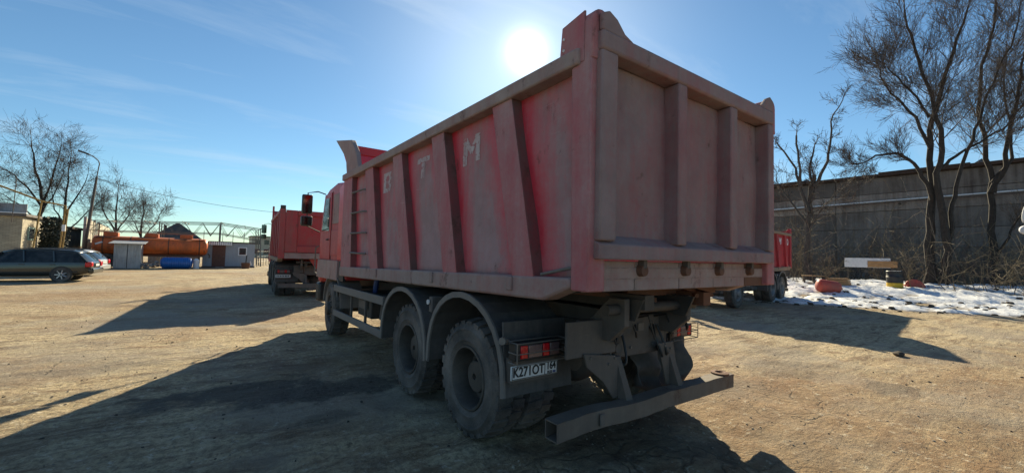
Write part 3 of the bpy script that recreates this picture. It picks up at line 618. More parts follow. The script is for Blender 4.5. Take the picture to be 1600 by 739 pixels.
    if detail:
        for s in (-1,):
            a_, b_2 = sorted((XC+s*0.44, XC+s*1.02)); TM().box(a_, b_2, 2.43, 2.455, 0.88, 1.17).build('frame_end_plate', M['chassis2'], root, bev=0.006)
        for k in range(5):
            x = XC-0.62+0.27*k; rr_ = random.Random(k)
            TM().tube([(x, 2.50, 1.14), (x+0.05, 2.40, 1.17), (x+0.12, 2.38, 1.05-0.1*rr_.random()), (x+0.2, 2.44, 0.98), (x+0.26, 2.50, 1.08)], 0.010, 6).build('cable', M['black'], root)
        TM().tube([(2.46, 2.72, 0.93), (2.55, 2.66, 0.84), (2.75, 2.58, 0.82), (2.85, 2.52, 0.95)], 0.012, 6).build('lamp_cable', M['black'], root)
        TM().tube([(4.04, 2.72, 0.93), (3.98, 2.66, 0.80), (3.9, 2.58, 0.80), (3.82, 2.52, 0.95)], 0.012, 6).build('lamp_cable', M['black'], root)
        TM().tube([(4.30, 2.72, 0.86), (4.33, 2.70, 0.72), (4.42, 2.70, 0.60)], 0.022, 7).build('hanging_strap', M['black'], root)
        for s in (-1, 1): TM().prism([(2.10, 1.36), (2.62, 1.36), (2.30, 1.18), (2.18, 1.18)], 'x', XC+s*(0.50 if s < 0 else 0.22)-0.012, XC+s*(0.50 if s < 0 else 0.22)+0.012).build('hinge_gusset', M['chassis'], root)
        for a, b in (((XC-0.2, 2.2, 1.34), (XC-0.9, 2.9, 1.40)), ((XC+0.35, 2.15, 1.36), (XC+0.85, 2.9, 1.42)), ((XC+0.6, 2.15, 1.36), (XC+1.05, 2.9, 1.42))):
            TM().tube([a, b], 0.022, 6).build('floor_brace', M['rust'], root)
        TM().box(XC-0.35, XC+1.1, 2.38, 2.44, 1.35, 1.42).build('rear_floor_beam', M['rust'], root, bev=0.006)
    # hinge brackets of the tipping body
    for s in (-1, 1):
        hb = TM(); xa = XC - 0.58 if s < 0 else XC + (0.30 if detail else 0.56)
        hb.prism([(2.36, 1.0), (2.20, 1.14), (2.20, 1.36), (2.36, 1.36), (2.62, 1.12), (2.62, 1.0)], 'x', xa-0.03, xa+0.03)
        hb.build('hinge_bracket', M['chassis2'], root, bev=0.006)
    TM().tube([(XC-0.75, 2.28, 1.27), (XC+0.50, 2.28, 1.27)], 0.045, 12).build('hinge_shaft', M['chassis'], root)
    # underrun bar on two arms
    for mir in (1, -1):
        q = [(2.48,0.91),(2.86,0.86),(2.97,0.74),(2.97,0.64),(3.06,0.50),(2.84,0.50),(2.71,0.66),(2.52,0.80)]
        if mir < 0: q = [(3.46,0.90),(3.70,0.90),(3.80,0.50),(3.60,0.50)]
        ar = TM().prism(q, 'y', 2.405, 2.425).build('bumper_arm', M['chassis2'], root, bev=0.004)
        xa = 2.92 if mir > 0 else 3.67
        TM().hexa([(xa-0.03,2.30,0.49),(xa+0.05,2.30,0.49),(xa+0.05,2.40,0.49),(xa-0.03,2.40,0.49),(xa-0.03,2.426,0.84),(xa+0.03,2.426,0.84),(xa+0.03,2.50,0.84),(xa-0.03,2.50,0.84)]).build('arm_web', M['chassis2'], root, bev=0.004)
        if detail:
            for (x, z) in ((2.44, 0.87), (2.66, 0.80), (2.80, 0.74), (2.74, 0.84)):
                x = x+0.11 if mir > 0 else 3.56+0.3*(x-2.44); TM().lathe([(2.392, 0.010), (2.407, 0.015)], 'y', (x, 0, z), 6).build('bolt', M['steel'], ar)
    bm_ = TM(); x0, x1, t_ = XC-1.28, XC+1.21, 0.008; ya, yb, za, zb = 2.24, 2.375, 0.375, 0.51
    bm_.box(x0, x1, ya, ya+t_, za, zb); bm_.box(x0, x1, yb-t_, yb, za, zb); bm_.box(x0+0.0005, x1-0.0005, ya+t_, yb-t_, za, za+t_); bm_.box(x0+0.0005, x1-0.0005, ya+t_, yb-t_, zb-t_, zb)
    ub = bm_.build('underrun_bar', M['bumper'], root, fix=False)
    b_ = bmesh.new(); b_.from_mesh(ub.data); bmesh.ops.recalc_face_normals(b_, faces=b_.faces)
    bmesh.ops.subdivide_edges(b_, edges=[e for e in b_.edges if e.calc_length() > 1.0], cuts=40)
    for v_ in b_.verts:
        q = v_.co; v_.co = q + Vector((0, 0.03*noise.noise(Vector((q.x*1.7, 3, 0))) + 0.006*noise.noise(Vector((q.x*7, q.z*9, 5))), 0.024*noise.noise(Vector((q.x*1.5, 9, 0))) + 0.006*noise.noise(Vector((q.x*8, q.y*9, 1)))))
    b_.to_mesh(ub.data); b_.free()
    if detail:
        TM().box(XC-0.84, XC-0.79, ya-0.012, ya+0.002, 0.40, 0.49).build('weld_scar', M['steel'], ub, bev=0.005)
        TM().lathe([(0.505, 0.085), (0.53, 0.09), (0.535, 0.05), (0.515, 0.02)], 'z', (XC+1.06, 2.31, 0), 12).build('torn_lug', M['rust'], ub)
    # rear splash plates that carry the lamps and the number plate
    for s in ((-1,) if detail else (-1, 1)):
        x0, x1 = sorted((XC+s*1.345, XC+s*0.66))
        TM().hexa([(x0,2.80,0.56),(x1,2.80,0.56),(x1,2.82,0.56),(x0,2.82,0.56),(x0,2.84,1.14),(x1,2.84,1.14),(x1,2.86,1.14),(x0,2.86,1.14)]).build('splash_plate', M['mud'], root, bev=0.004)
    tail_lamp(root, 1.985, 2.46, 2.66, 0.855, 0.995); tail_lamp(root, 4.04, 4.45, 2.66, 0.845, 0.985)
    for s in (-1, 1): TM().box(XC+s*0.98-0.24, XC+s*0.98+0.2, 2.762, 2.80, 0.90, 0.96).build('lamp_bracket', M['chassis2'], root)
    TM().tube([(1.97, 2.74, 1.0), (1.90, 2.72, 1.02), (1.88, 2.70, 1.02)], [0.02, 0.03, 0.03], 8).build('side_marker', M['steel'], root)
    px0, px1, pz0, pz1, py = 1.975, 2.465, 0.70, 0.812, 2.70
    pb = TM().box(px0, px1, py, py+0.012, pz0, pz1).build('number_plate', M['plate'], root, bev=0.008)
    TM().box(px0+0.02, px1-0.02, py+0.014, py+0.10, pz0-0.03, pz1+0.05).build('plate_holder', M['chassis2'], root)
    bo = TM(); e = 0.004
    for (a, b, c_, d_) in ((px0+.008, px1-.008, pz0+.006, pz0+.006+e), (px0+.008, px1-.008, pz1-.006-e, pz1-.006), (px0+.008, px0+.008+e, pz0+.0105, pz1-.0105), (px1-.008-e, px1-.008, pz0+.0105, pz1-.0105), (px0+.345, px0+.345+e, pz0+.0105, pz1-.0105)):
        bo.box(a, b, py-0.0035, py+0.001, c_, d_)
    bo.build('plate_border', M['ink'], pb)
    if plate:
        def at(x, z): return Matrix.Translation((x+OFF[0], py-0.003+OFF[1], z+OFF[2])) @ Matrix.Rotation(math.pi/2, 4, 'X')
        main, reg = plate
        text_mesh(main, 0.105, 'plate_text', M['ink'], pb, at(px0+0.178, 0.757), 0.0022, 0.86)
        text_mesh(reg, 0.085, 'plate_text', M['ink'], pb, at(px0+0.415, 0.772), 0.0018, 0.80)
        text_mesh('RUS', 0.030, 'plate_text', M['ink'], pb, at(px0+0.40, 0.722), 0.0006)
        TM().box(px0+0.435, px0+0.465, py-0.004, py+0.001, 0.714, 0.730).build('plate_flag', M['blue_strap'], pb)
    else:
        for k in range(8): TM().box(px0+0.04+k*0.052, px0+0.07+k*0.052, py-0.004, py+0.001, pz0+0.03, pz1-0.03).build('plate_mark', M['ink'], pb)

def zb_(y): return 1.24 + 0.13*(8.1-y)/5.8      # underside of the box rises a little to the rear
def tipper(root, box, rib, rail, gate, letters, ribs=None, heavy=True):
    """slant-ribbed box with visor, ladder, bottom rails, hinged rear gate"""
    fl = TM(); zt = 3.06
    fl.hexa([(XC-1.20,1.95,zb_(1.95)+0.16),(XC+1.22,1.95,zb_(1.95)+0.16),(XC+1.22,8.05,zb_(8.05)+0.16),(XC-1.22,8.05,zb_(8.05)+0.16)] + [(XC-1.22,1.95,1.62),(XC+1.22,1.95,1.62),(XC+1.22,8.05,1.46),(XC-1.22,8.05,1.46)])
    bd = fl.build('tipper_body', rail, root)
    TM().box(XC-1.26, XC+1.26, 8.03, 8.10, 1.30, 3.10).build('front_wall', box, bd, bev=0.005)
    for k in range(6):
        y = 2.6 + k*0.95; TM().box(XC-1.20, XC+1.20, y-0.05, y+0.05, zb_(y)+0.02, zb_(y)+0.155).build('floor_beam', M['chassis'], bd)
    for s in (-1, 1):
        TM().hexa([(XC+s*0.43-.06,2.1,zb_(2.1)-.10),(XC+s*0.43+.06,2.1,zb_(2.1)-.10),(XC+s*0.43+.06,8.0,zb_(8)-.02),(XC+s*0.43-.06,8.0,zb_(8)-.02),(XC+s*0.43-.06,2.1,zb_(2.1)+.018),(XC+s*0.43+.06,2.1,zb_(2.1)+.018),(XC+s*0.43+.06,8.0,zb_(8)+.018),(XC+s*0.43-.06,8.0,zb_(8)+.018)]).build('floor_sill', M['rust'] if s > 0 else M['chassis'], bd)
        xo = XC + s*(HW-0.10)
        ny, nzz = 40, 14; vs = []; 
        for j in range(nzz+1):
            for i in range(ny+1):
                y = 1.97 + (8.06-1.97)*i/ny; z0 = zb_(y)+0.12; z = z0 + (3.03-z0)*j/nzz
                vs.append((xo + s*box_dent(s*3, y, z), y, z))
        mb = TM(); mb.add(vs, [(j*(ny+1)+i, j*(ny+1)+i+1, (j+1)*(ny+1)+i+1, (j+1)*(ny+1)+i) for j in range(nzz) for i in range(ny)])
        sp = mb.build('side_panel', box, bd); k = sp.modifiers.new('solid', 'SOLIDIFY'); k.thickness = 0.02; k.offset = -1.0 if s < 0 else 1.0
        if s < 0: k.offset = 0
        # slanted ribs: folded channels, wide base and a narrower face
        rr = ribs or [((7.54, 8.10), (7.42, 8.11)), ((6.41, 6.83), (6.0, 6.38)), ((5.24, 5.59), (4.79, 5.14)), ((4.03, 4.36), (3.64, 3.96)), ((2.79, 3.11), (2.44, 2.74))]
        for (ta, tb), (ba, bb) in rr:
            e = 0.012; xi, xq = xo - s*0.01, XC + s*HW
            z0a = zb_(ba)+0.15; z1 = 3.0
            TM().hexa([(xi,ba,z0a),(xi,bb,z0a),(xq,bb-e,z0a),(xq,ba+e,z0a),(xi,ta,z1),(xi,tb,z1),(xq,tb-e,z1),(xq,ta+e,z1)]).build('rib', rib, bd, bev=0.007)
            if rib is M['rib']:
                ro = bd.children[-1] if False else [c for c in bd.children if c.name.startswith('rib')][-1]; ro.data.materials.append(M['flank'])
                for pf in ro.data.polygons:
                    if abs(pf.normal.y) > 0.7: pf.material_index = 1  # front and rear rib faces take the dark grime-and-shade colour
        # top rail and bottom rail
        x0, x1 = sorted((XC+s*(HW-0.15), XC+s*(HW+0.03)))
        TM().box(x0, x1, 2.0, 8.12, 2.985, 3.10).build('top_rail', rail, bd, bev=0.015)
        x0, x1 = sorted((XC+s*(HW-0.16), XC+s*(HW+0.012)))
        br = TM().prism([(8.12, zb_(8.12)), (8.12, zb_(8.12)+0.17), (2.06, zb_(2.06)+0.17), (2.06, zb_(2.06)+0.10), (2.34, zb_(2.34))], 'x', x0, x1).build('bottom_rail', rail, bd, bev=0.02)
        if heavy and s < 0:
            for y in (6.05, 4.2, 2.75): TM().box(XC-HW-0.03, XC-HW-0.008, y-0.05, y+0.02, zb_(y)+0.05, zb_(y)+0.16).build('rail_bracket', rail, br, bev=0.008)
            TM().tube([(XC-HW+0.03, 2.40, zb_(2.4)+0.185), (XC-HW+0.03, 2.06, zb_(2.06)+0.24)], 0.012, 8).build('rail_rod', M['steel'], br)
        # rear corner post with an ear on top
        x0, x1 = sorted((XC+s*(HW-0.16), XC+s*HW))
        TM().hexa([(x0,1.90,1.46),(x1,1.90,1.46),(x1,2.06,1.46),(x0,2.06,1.46),(x0,1.90,3.02),(x1,1.90,3.02),(x1,2.09,3.02),(x0,2.09,3.02)]).build('corner_post', rib, bd, bev=0.012)
        ear = []
        for k in range(9):
            t = math.pi*k/8; ear.append((XC + s*(HW-0.085) - s*0.085*math.cos(t), 3.262 + 0.085*math.sin(t)))
        ear = [(XC+s*(HW-0.17), 3.0)] + ear + [(XC+s*HW, 3.0)]
        if heavy:
            e_ = TM().prism(ear, 'y', 1.89, 2.04).build('gate_ear', rib, bd, bev=0.008)
            TM().prism([(1.965, 3.0), (1.965, 3.345), (2.185, 3.31), (2.215, 3.0)], 'x', XC+s*(HW-0.010), XC+s*(HW+0.004)).build('ear_plate', rib, bd)
            for z in (3.22, 3.14):
                a, b = sorted((XC+s*(HW+0.002), XC+s*(HW+0.010))); TM().lathe([(a, 0.010), (b, 0.010)], 'x', (0, 2.165, z), 8).build('bolt', M['letter3'], bd)
            TM().tube([(XC+s*(HW-0.20), 1.95, 3.26), (XC+s*(HW-0.165), 1.95, 3.26)], 0.045, 12).build('gate_pivot', rail, bd)
        # visor gusset over the cab
        vp_ = [(8.96,3.93),(7.80,3.70),(7.45,3.40),(7.30,3.10),(8.0,3.06),(8.06,3.22),(8.12,3.42)]
        a, b = sorted((XC+s*(HW-0.02), XC+s*(HW-0.10))); TM().prism(vp_, 'x', a, b).build('visor_gusset', rail, bd, bev=0.01)
    # visor plate between the gussets
    TM().hexa([(XC-1.25,8.04,3.10),(XC+1.25,8.04,3.10),(XC+1.25,8.07,3.08),(XC-1.25,8.07,3.08),(XC-1.25,8.84,3.86),(XC+1.25,8.84,3.86),(XC+1.25,8.87,3.84),(XC-1.25,8.87,3.84)]).build('visor', M['fin'] if heavy else box, bd)
    TM().box(XC-1.25, XC+1.25, 7.74, 7.80, 3.44, 3.60).build('visor_beam', M['fin'] if heavy else box, bd, bev=0.01)
    # ladder rungs
    for z in (2.69, 2.34, 2.0, 1.67):
        TM().tube([(XC-HW+0.03, 7.46, z), (XC-HW-0.02, 7.44, z), (XC-HW-0.02, 6.76, z-0.01), (XC-HW+0.03, 6.70, z-0.01)], 0.014, 8).build('ladder_rung', M['steel'], bd)
    for ch, y0, y1, z0, z1 in letters:
        side_letter(ch, y0, y1, z0, z1, bd, M['letter'] if box is M['box'] else M['letter3'], 0.62 if box is M['box'] else 0.0)
    # rear apron under the gate with stub lugs
    ed = [1.99, 2.52, 3.08, 3.60, 4.16, 4.67]
    for i in range(5):
        TM().box(ed[i]+0.004, ed[i+1]-0.004, 1.955, 1.975+0.005*(i % 2), 1.455, 1.665).build('apron_plate', rail if i < 4 else M['rust'], bd, bev=0.004)
        if i:
            x = ed[i]+0.055; TM().lathe([(1.90, 0.02), (1.905, 0.040), (1.955, 0.046)], 'y', (x, 0, 1.60), 14).build('gate_lug', M['rust'], bd)
            TM().box(x-0.02, x+0.02, 1.90, 1.954, 1.61, 1.70).build('gate_latch', M['chassis2'], bd, bev=0.004)
    # tail gate
    ga = TM(); x0, x1, z0, z1, y = 2.03, 4.55, 1.675, 3.20, 1.85
    ga.box(x0+0.01, x1-0.01, 1.995, 2.012, z0+0.01, z1-0.01)
    tg = ga.build('tailgate', gate, root)
    st = [(2.03, 2.19), (2.90, 3.02), (3.70, 3.82), (4.44, 4.55)]
    for a, b in st: TM().box(a, b, y, 1.992, z0+0.122, z1-0.142).build('gate_stile', gate, tg, bev=0.012)
    TM().prism([(y, z0), (y, z0+0.10), (1.992, z0+0.17), (1.992, z0)], 'x', x0, x1).build('gate_sill', gate, tg, bev=0.01)
    TM().box(x0, x1, y-0.004, 1.992, z1-0.14, z1-0.005).build('gate_header', gate, tg, bev=0.02)
    TM().box(x0+0.1, x1-0.1, 1.91, 1.99, z1-0.005, z1+0.03).build('gate_cap', gate, tg, bev=0.01)
    for i in range(3):
        a, b = st[i][1], st[i+1][0]; n = 12; vs = []
        for j in range(n+1):
            for q in range(n+1):
                u, v = q/n, j/n; x = a+(b-a)*u; z = z0+0.14+(z1-0.15-z0-0.14)*v; vs.append((x, 1.978 + 0.02*noise.noise(Vector((x*2.2, z*2.2, i))), z))
        mb = TM(); mb.add(vs, [(j*(n+1)+q, j*(n+1)+q+1, (j+1)*(n+1)+q+1, (j+1)*(n+1)+q) for j in range(n) for q in range(n)]); mb.build('gate_panel', gate, tg)
    for s in (-1, 1):
        a, b = (2.15, 2.36) if s < 0 else (4.30, 4.51)
        pts = [(2.03, 3.19), (2.03, 3.30), (2.10, 3.335), (2.18, 3.30), (2.26, 3.225), (2.36, 3.19)]
        if s > 0: pts = [(6.58-p, q) for p, q in pts]
        TM().prism(pts, 'y', 1.852, 1.885).build('gate_hook', gate, tg, bev=0.008)

# --- the big dump truck
t1 = empty('dump_truck', (3.33, 6.0, 0)); tag(t1, 'big dusty red dump truck with slanted ribs and white stencil letters, its grey tailgate closed', 'dump truck')
random.seed(3)
cab(t1, M['cabred'], M['fin'], M['rail']); chassis(t1, 'dark', True, ('K271OT', '164'))
tipper(t1, M['box'], M['rib'], M['rail'], M['gate'], [('B', 6.16, 5.80, 2.56, 2.85), ('T', 4.89, 4.56, 2.59, 2.85), ('M', 3.77, 3.42, 2.58, 2.86)])
# --- the third truck, side on, half hidden by the first
t3 = empty('dump_truck', (18.55, 9.3, 0), R(97.6)); tag(t3, 'red dump truck standing side-on by the snow, white letters on its clean slanted ribs', 'dump truck')
cab(t3, M['truckred'], M['truckred'], M['truckred']); chassis(t3, 'grey', False)
tipper(t3, M['truckred'], M['truckred'], M['tanrail'], M['truckred'], [('B', 6.02, 5.66, 2.55, 2.84), ('T', 4.78, 4.46, 2.55, 2.84), ('M', 3.70, 3.30, 2.52, 2.85), ('D', 2.38, 2.10, 2.55, 2.84)], heavy=True)
TM().hexa([(XC-1.26,7.80,3.60),(XC+1.26,7.80,3.60),(XC+1.26,8.93,3.84),(XC-1.26,8.93,3.84),(XC-1.26,7.80,3.66),(XC+1.26,7.80,3.66),(XC+1.26,8.93,3.90),(XC-1.26,8.93,3.90)]).build('visor_roof', M['truckred'], t3)
for s in (-1, 1):
    a, b = sorted((XC+s*1.20, XC+s*1.245)); TM().prism([(7.5,3.1),(7.8,3.6),(8.9,3.86),(8.1,3.1)], 'x', a, b).build('visor_cheek', M['truckred'], t3)
# --- the second truck, seen from behind
def tipper2(root):
    red = M['truckred2']
    fl = TM().box(XC-1.22, XC+1.22, 2.0, 8.05, 1.42, 1.50).build('tipper_body', red, root)
    TM().box(XC-1.26, XC+1.26, 8.03, 8.10, 1.35, 3.16).build('front_wall', red, fl)
    for s in (-1, 1):
        a, b = sorted((XC+s*1.24, XC+s*1.28)); TM().box(a, b, 1.97, 8.06, 1.40, 3.0).build('side_panel', red, fl)
        for y in (7.85, 6.65, 5.45, 4.25, 3.05):
            a, b = sorted((XC+s*1.28, XC+s*1.35)); TM().box(a, b, y-0.09, y+0.09, 1.44, 2.98).build('rib', red, fl, bev=0.015)
        a, b = sorted((XC+s*1.20, XC+s*1.36)); TM().box(a, b, 1.97, 8.1, 2.96, 3.08).build('top_rail', red, fl, bev=0.015)
        TM().prism([(8.1, 1.28), (8.1, 1.42), (2.0, 1.42), (2.0, 1.36), (2.2, 1.28)], 'x', a, b).build('bottom_rail', M['tanrail'], fl, bev=0.015)
        a, b = sorted((XC+s*1.17, XC+s*1.355)); TM().box(a, b, 1.90, 2.08, 1.40, 3.12).build('corner_post', red, fl, bev=0.015)
        TM().lathe([(XC+s*1.18, 0.07), (XC+s*1.34, 0.07)], 'x', (0, 1.98, 3.17), 12).build('gate_pivot', M['chassis'], fl)
        TM().box(XC+s*1.28-0.04, XC+s*1.28+0.04, 8.02, 8.10, 3.10, 3.72).build('front_stake', red, fl, bev=0.01)
        TM().prism([(7.95, 3.08), (8.6, 3.55), (8.75, 3.52), (8.1, 3.06)], 'x', XC+s*1.20-0.02, XC+s*1.20+0.02).build('visor_gusset', red, fl)
    TM().hexa([(XC-1.18,8.1,3.12),(XC+1.18,8.1,3.12),(XC+1.18,8.12,3.09),(XC-1.18,8.12,3.09),(XC-1.18,8.7,3.55),(XC+1.18,8.7,3.55),(XC+1.18,8.72,3.52),(XC-1.18,8.72,3.52)]).build('visor', red, fl)
    tg = TM().box(XC-1.16, XC+1.16, 1.955, 1.98, 1.62, 3.08).build('tailgate', red, root)
    for a, b, c_, d_ in ((-1.16, -0.80, 1.62, 3.08), (0.80, 1.16, 1.62, 3.08)): TM().box(XC+a, XC+b, 1.89, 1.953, c_, d_).build('gate_stile', red, tg, bev=0.012)
    TM().box(XC-0.797, XC+0.797, 1.89, 1.953, 1.62, 1.84).build('gate_sill', red, tg, bev=0.012)
    TM().box(XC-0.797, XC+0.797, 1.89, 1.953, 2.90, 3.08).build('gate_header', red, tg, bev=0.012)
    TM().box(XC-1.17, XC+1.17, 1.93, 1.97, 1.40, 1.60).build('apron_plate', M['rail'], fl, bev=0.01)
    TM().prism([(XC-0.35, 1.38), (XC+0.35, 1.38), (XC+0.12, 1.05), (XC-0.12, 1.05)], 'y', 2.2, 2.3).build('hinge_plate', red, root)
t2 = empty('dump_truck', (3.55, 20.3, 0), R(-3.6)); tag(t2, 'red dump truck with upright ribs seen from behind, standing beyond the big one', 'dump truck')
cab(t2, M['truckred2'], M['truckred2'], M['truckred2']); chassis(t2, 'dark', False); tipper2(t2)

# ------------------------------------------------------------------ bare trees
M['bark'] = plain('bark', (0.045, 0.036, 0.03), 0.95, var=0.5, scale=7, bmp=0.6)
M['bark2'] = plain('bark_grey', (0.085, 0.072, 0.06), 0.95, var=0.5, scale=7, bmp=0.6)
M['twig'] = plain('twig', (0.095, 0.072, 0.058), 0.9, var=0.4, scale=3)
M['drytwig'] = plain('dry_twig', (0.24, 0.185, 0.11), 0.9, var=0.6, scale=1.2)
def rot_away(d, ang, rnd):
    u = d.orthogonal().normalized(); u = Matrix.Rotation(rnd.random()*6.283, 3, d) @ u
    return (d*math.cos(ang) + u*math.sin(ang)).normalized()
def grow(tw, p, d, L, r, lvl, rnd, P):
    """one branch with side branches; finest levels are thin three-sided tubes"""
    n = 4 if lvl > 1 else 3
    pts = [p]; q = p.copy(); dd = d.copy()
    for k in range(n):
        dd = (dd + Vector((rnd.uniform(-1, 1), rnd.uniform(-1, 1), rnd.uniform(-1, 1)))*P['wob'] + Vector((0, 0, P['up']))).normalized()
        q = q + dd*(L/n); pts.append(q.copy())
        if lvl > 0:
            m = P['kids'][lvl]
            m = int(m) + (1 if rnd.random() < m-int(m) else 0)
            for _ in range(m):
                a = rnd.uniform(P['ang'][0], P['ang'][1]); nd = rot_away(dd, a, rnd)
                off = rnd.random()*L/n
                grow(tw, q - dd*off, nd, L*rnd.uniform(0.5, 0.88), max(P['rmin'], r*(1-0.7*k/n)*0.5), lvl-1, rnd, P)
    tw.tube(pts, [max(P['rmin'], r*(1-0.72*i/n)) for i in range(n+1)], 3 if r < 0.03 else 5, caps=False)
def bare_tree(name, base, limbs, label, seed, P, bark=None, group=None, cat='tree'):
    """limbs: polylines (sideways, height, radius at foot, radius at tip) across the line of sight, depth added at random"""
    rnd = random.Random(seed); b = Vector(base); n = Vector((b.x, b.y, 0)).normalized(); lat = Vector((n.y, -n.x, 0))
    root = empty(name, base); tag(root, label, cat, group)
    tr = MB(); tw = MB()
    for li, (poly, r0, r1, dep, sub) in enumerate(limbs):
        pts = []; k = len(poly)
        fine = []
        for i in range(k-1):
            for q in range(3): t = q/3; fine.append((poly[i][0]*(1-t)+poly[i+1][0]*t, poly[i][1]*(1-t)+poly[i+1][1]*t, (i+t)/(k-1)))
        fine.append((poly[-1][0], poly[-1][1], 1.0))
        for (l, h, t) in fine:
            w = 0.07*(1 if t > 0 else 0)
            pts.append(lat*(l + w*rnd.uniform(-1, 1)) + n*(dep*t + w*rnd.uniform(-1, 1)) + Vector((0, 0, h)))
        m = len(pts)
        rad = [0.8*(r0 + (r1-r0)*(i/(m-1))**0.8) for i in range(m)]
        if li < 2: rad[0] *= 1.35
        tr.tube(pts, rad, 9)
        for i in range(2, m):
            t = i/(m-1)
            if t < sub[0]: continue
            for _ in range(int(sub[1]) + (1 if rnd.random() < sub[1]-int(sub[1]) else 0)):
                d = (pts[i]-pts[i-1]).normalized(); nd = rot_away(d, rnd.uniform(0.5, 1.1), rnd)
                grow(tw, pts[i], nd, sub[2]*rnd.uniform(0.6, 1.3)*(1.0-0.3*t), min(0.03, rad[i]*0.3), P['lv'], rnd, P)
        grow(tw, pts[-1], (pts[-1]-pts[-2]).normalized(), sub[2]*0.8, min(0.03, r1*0.8), P['lv'], rnd, P)
    tr.build('trunk', bark or M['bark'], root, fix=False); tw.build('crown', M['twig'], root, fix=False)
    return root
PB = dict(wob=0.12, up=0.09, kids=[0, 1.45, 1.2, 1.0], ang=(0.28, 0.75), rmin=0.0055, lv=3)
bare_tree('bare_tree', (31.9, 5.0, 0.62), [
    ([(-0.2,0),(-0.21,2.28),(-0.06,4.38),(-0.11,6.14),(-0.07,8.63),(0.28,10.33),(0.67,12.34),(1.17,13.93),(1.4,15.2)], 0.30, 0.05, 0.6, (0.42, 1.4, 2.8)),
    ([(0.34,0),(0.46,1.94),(0.25,4.01),(0.14,6.11),(0.36,7.83),(0.14,9.65),(-0.33,11.57),(-0.82,13.94),(-1.0,15.4)], 0.27, 0.05, -0.8, (0.45, 1.4, 2.9)),
    ([(-0.05,4.73),(-0.41,6.0),(-0.78,6.77),(-1.44,7.41),(-2.27,7.36),(-2.9,6.95),(-3.3,6.95)], 0.15, 0.03, -1.2, (0.3, 1.8, 1.1)),
    ([(-0.09,7.56),(-0.62,9.46),(-1.4,10.76),(-2.07,12.08),(-2.3,13.2)], 0.12, 0.03, 0.9, (0.2, 2.3, 2.2)),
    ([(-0.1,9.3),(-0.9,11.0),(-1.5,11.9),(-2.0,12.6)], 0.09, 0.02, -1.4, (0.15, 2.3, 1.8)),
    ([(0.5,1.6),(0.66,3.98),(0.8,5.34),(1.3,7.33),(1.77,8.93),(2.25,10.83),(2.92,12.61),(3.3,14.0)], 0.16, 0.03, 1.0, (0.45, 1.5, 2.3)),
    ([(0.29,6.44),(0.83,7.06),(1.75,7.75),(2.63,8.41),(3.27,9.56)], 0.12, 0.03, 1.5, (0.3, 1.9, 1.8))],
    'tall many-limbed bare tree with a wide twiggy crown, its left limb arching low', 11, PB)
PB3 = dict(PB)
bare_tree('bare_tree', (36.36, 3.29, 0.66), [
    ([(0,0),(-0.01,1.71),(-0.05,3.91),(-0.05,6.13),(-0.22,8.03),(-0.42,10.35),(-0.25,12.99),(0.16,15.13),(0.4,17)], 0.26, 0.05, 0.3, (0.45, 1.4, 2.6)),
    ([(-0.02,5.39),(0.49,6.8),(0.76,8.95),(1.03,11.08),(1.3,12.83),(1.6,15)], 0.18, 0.04, -0.6, (0.3, 1.5, 2.4)),
    ([(-0.01,5.94),(0.73,7.31),(0.72,9.33),(0.58,11.96),(0.7,14)], 0.13, 0.03, 1.2, (0.3, 1.6, 2.3)),
    ([(0.05,1.35),(0.53,2.8),(0.89,3.68),(1.6,5.0)], 0.10, 0.03, -0.4, (0.4, 1.6, 1.6))],
    'tall bare tree with a forked straight trunk beside the long concrete wall', 21, PB3)
PD = dict(wob=0.2, up=0.04, kids=[0, 1.6, 1.3, 0.6], ang=(0.4, 1.0), rmin=0.008, lv=2)
bare_tree('dead_tree', (28.05, 9.46, 0.6), [
    ([(-0.09,0),(-0.17,1.46),(-0.16,2.93),(-0.07,4.04),(0.03,5.53),(0.16,6.26)], 0.24, 0.12, 0.2, (0.35, 1.0, 1.4)),
    ([(-0.16,4.05),(-0.52,5.57),(-0.73,6.73),(-1.62,8.3)], 0.14, 0.05, 0.3, (0.35, 0.7, 0.9)),
    ([(-0.46,5.56),(-0.57,7.09),(-0.69,8.55)], 0.10, 0.06, -0.3, (0.4, 0.6, 0.8)),
    ([(0.15,5.52),(0.69,6.58),(0.85,7.66),(0.94,9.13),(1.44,10.25)], 0.13, 0.03, -0.3, (0.3, 0.8, 0.8)),
    ([(0.09,5.15),(-0.05,6.65),(0.17,7.94)], 0.11, 0.05, 0.4, (0.3, 0.8, 0.8)),
    ([(-0.22,3.49),(-0.99,4.84),(-1.63,5.85)], 0.09, 0.03, 0.3, (0.2, 1.2, 1.0)),
    ([(-0.1,3.0),(0.6,4.4),(1.3,5.2)], 0.07, 0.02, -0.5, (0.2, 1.3, 1.1))],
    'dead tree with cut and broken limbs standing behind the red cylinder', 31, PD, M['bark2'])
PL = dict(wob=0.17, up=0.03, kids=[0, 1.25, 1.05, 0.85], ang=(0.35, 0.9), rmin=0.0065, lv=3)
bare_tree('bare_tree', (-12.59, 56.62, 0), [
    ([(-0.2,0),(-0.08,4.39),(0.11,5.29),(-0.32,7.61),(-0.7,9.3),(-0.89,11.0)], 0.26, 0.05, 0.3, (0.45, 1.7, 2.1)),
    ([(0.1,5.0),(-1.0,6.8),(-1.8,7.8),(-2.42,8.3)], 0.12, 0.03, 0.6, (0.2, 1.8, 1.8)),
    ([(0.1,5.3),(0.5,7.5),(0.8,9.6),(0.95,10.9)], 0.12, 0.03, -0.6, (0.25, 1.8, 2.0)),
    ([(-0.1,3.6),(-1.4,5.2),(-2.6,6.2)], 0.09, 0.03, 0.8, (0.2, 1.7, 1.8)),
    ([(0.1,4.8),(0.8,6.6),(1.3,8.6)], 0.10, 0.03, 0.8, (0.25, 1.8, 1.8))],
    'bare tree with a high spread crown behind the yellow gas pipe', 41, PL)
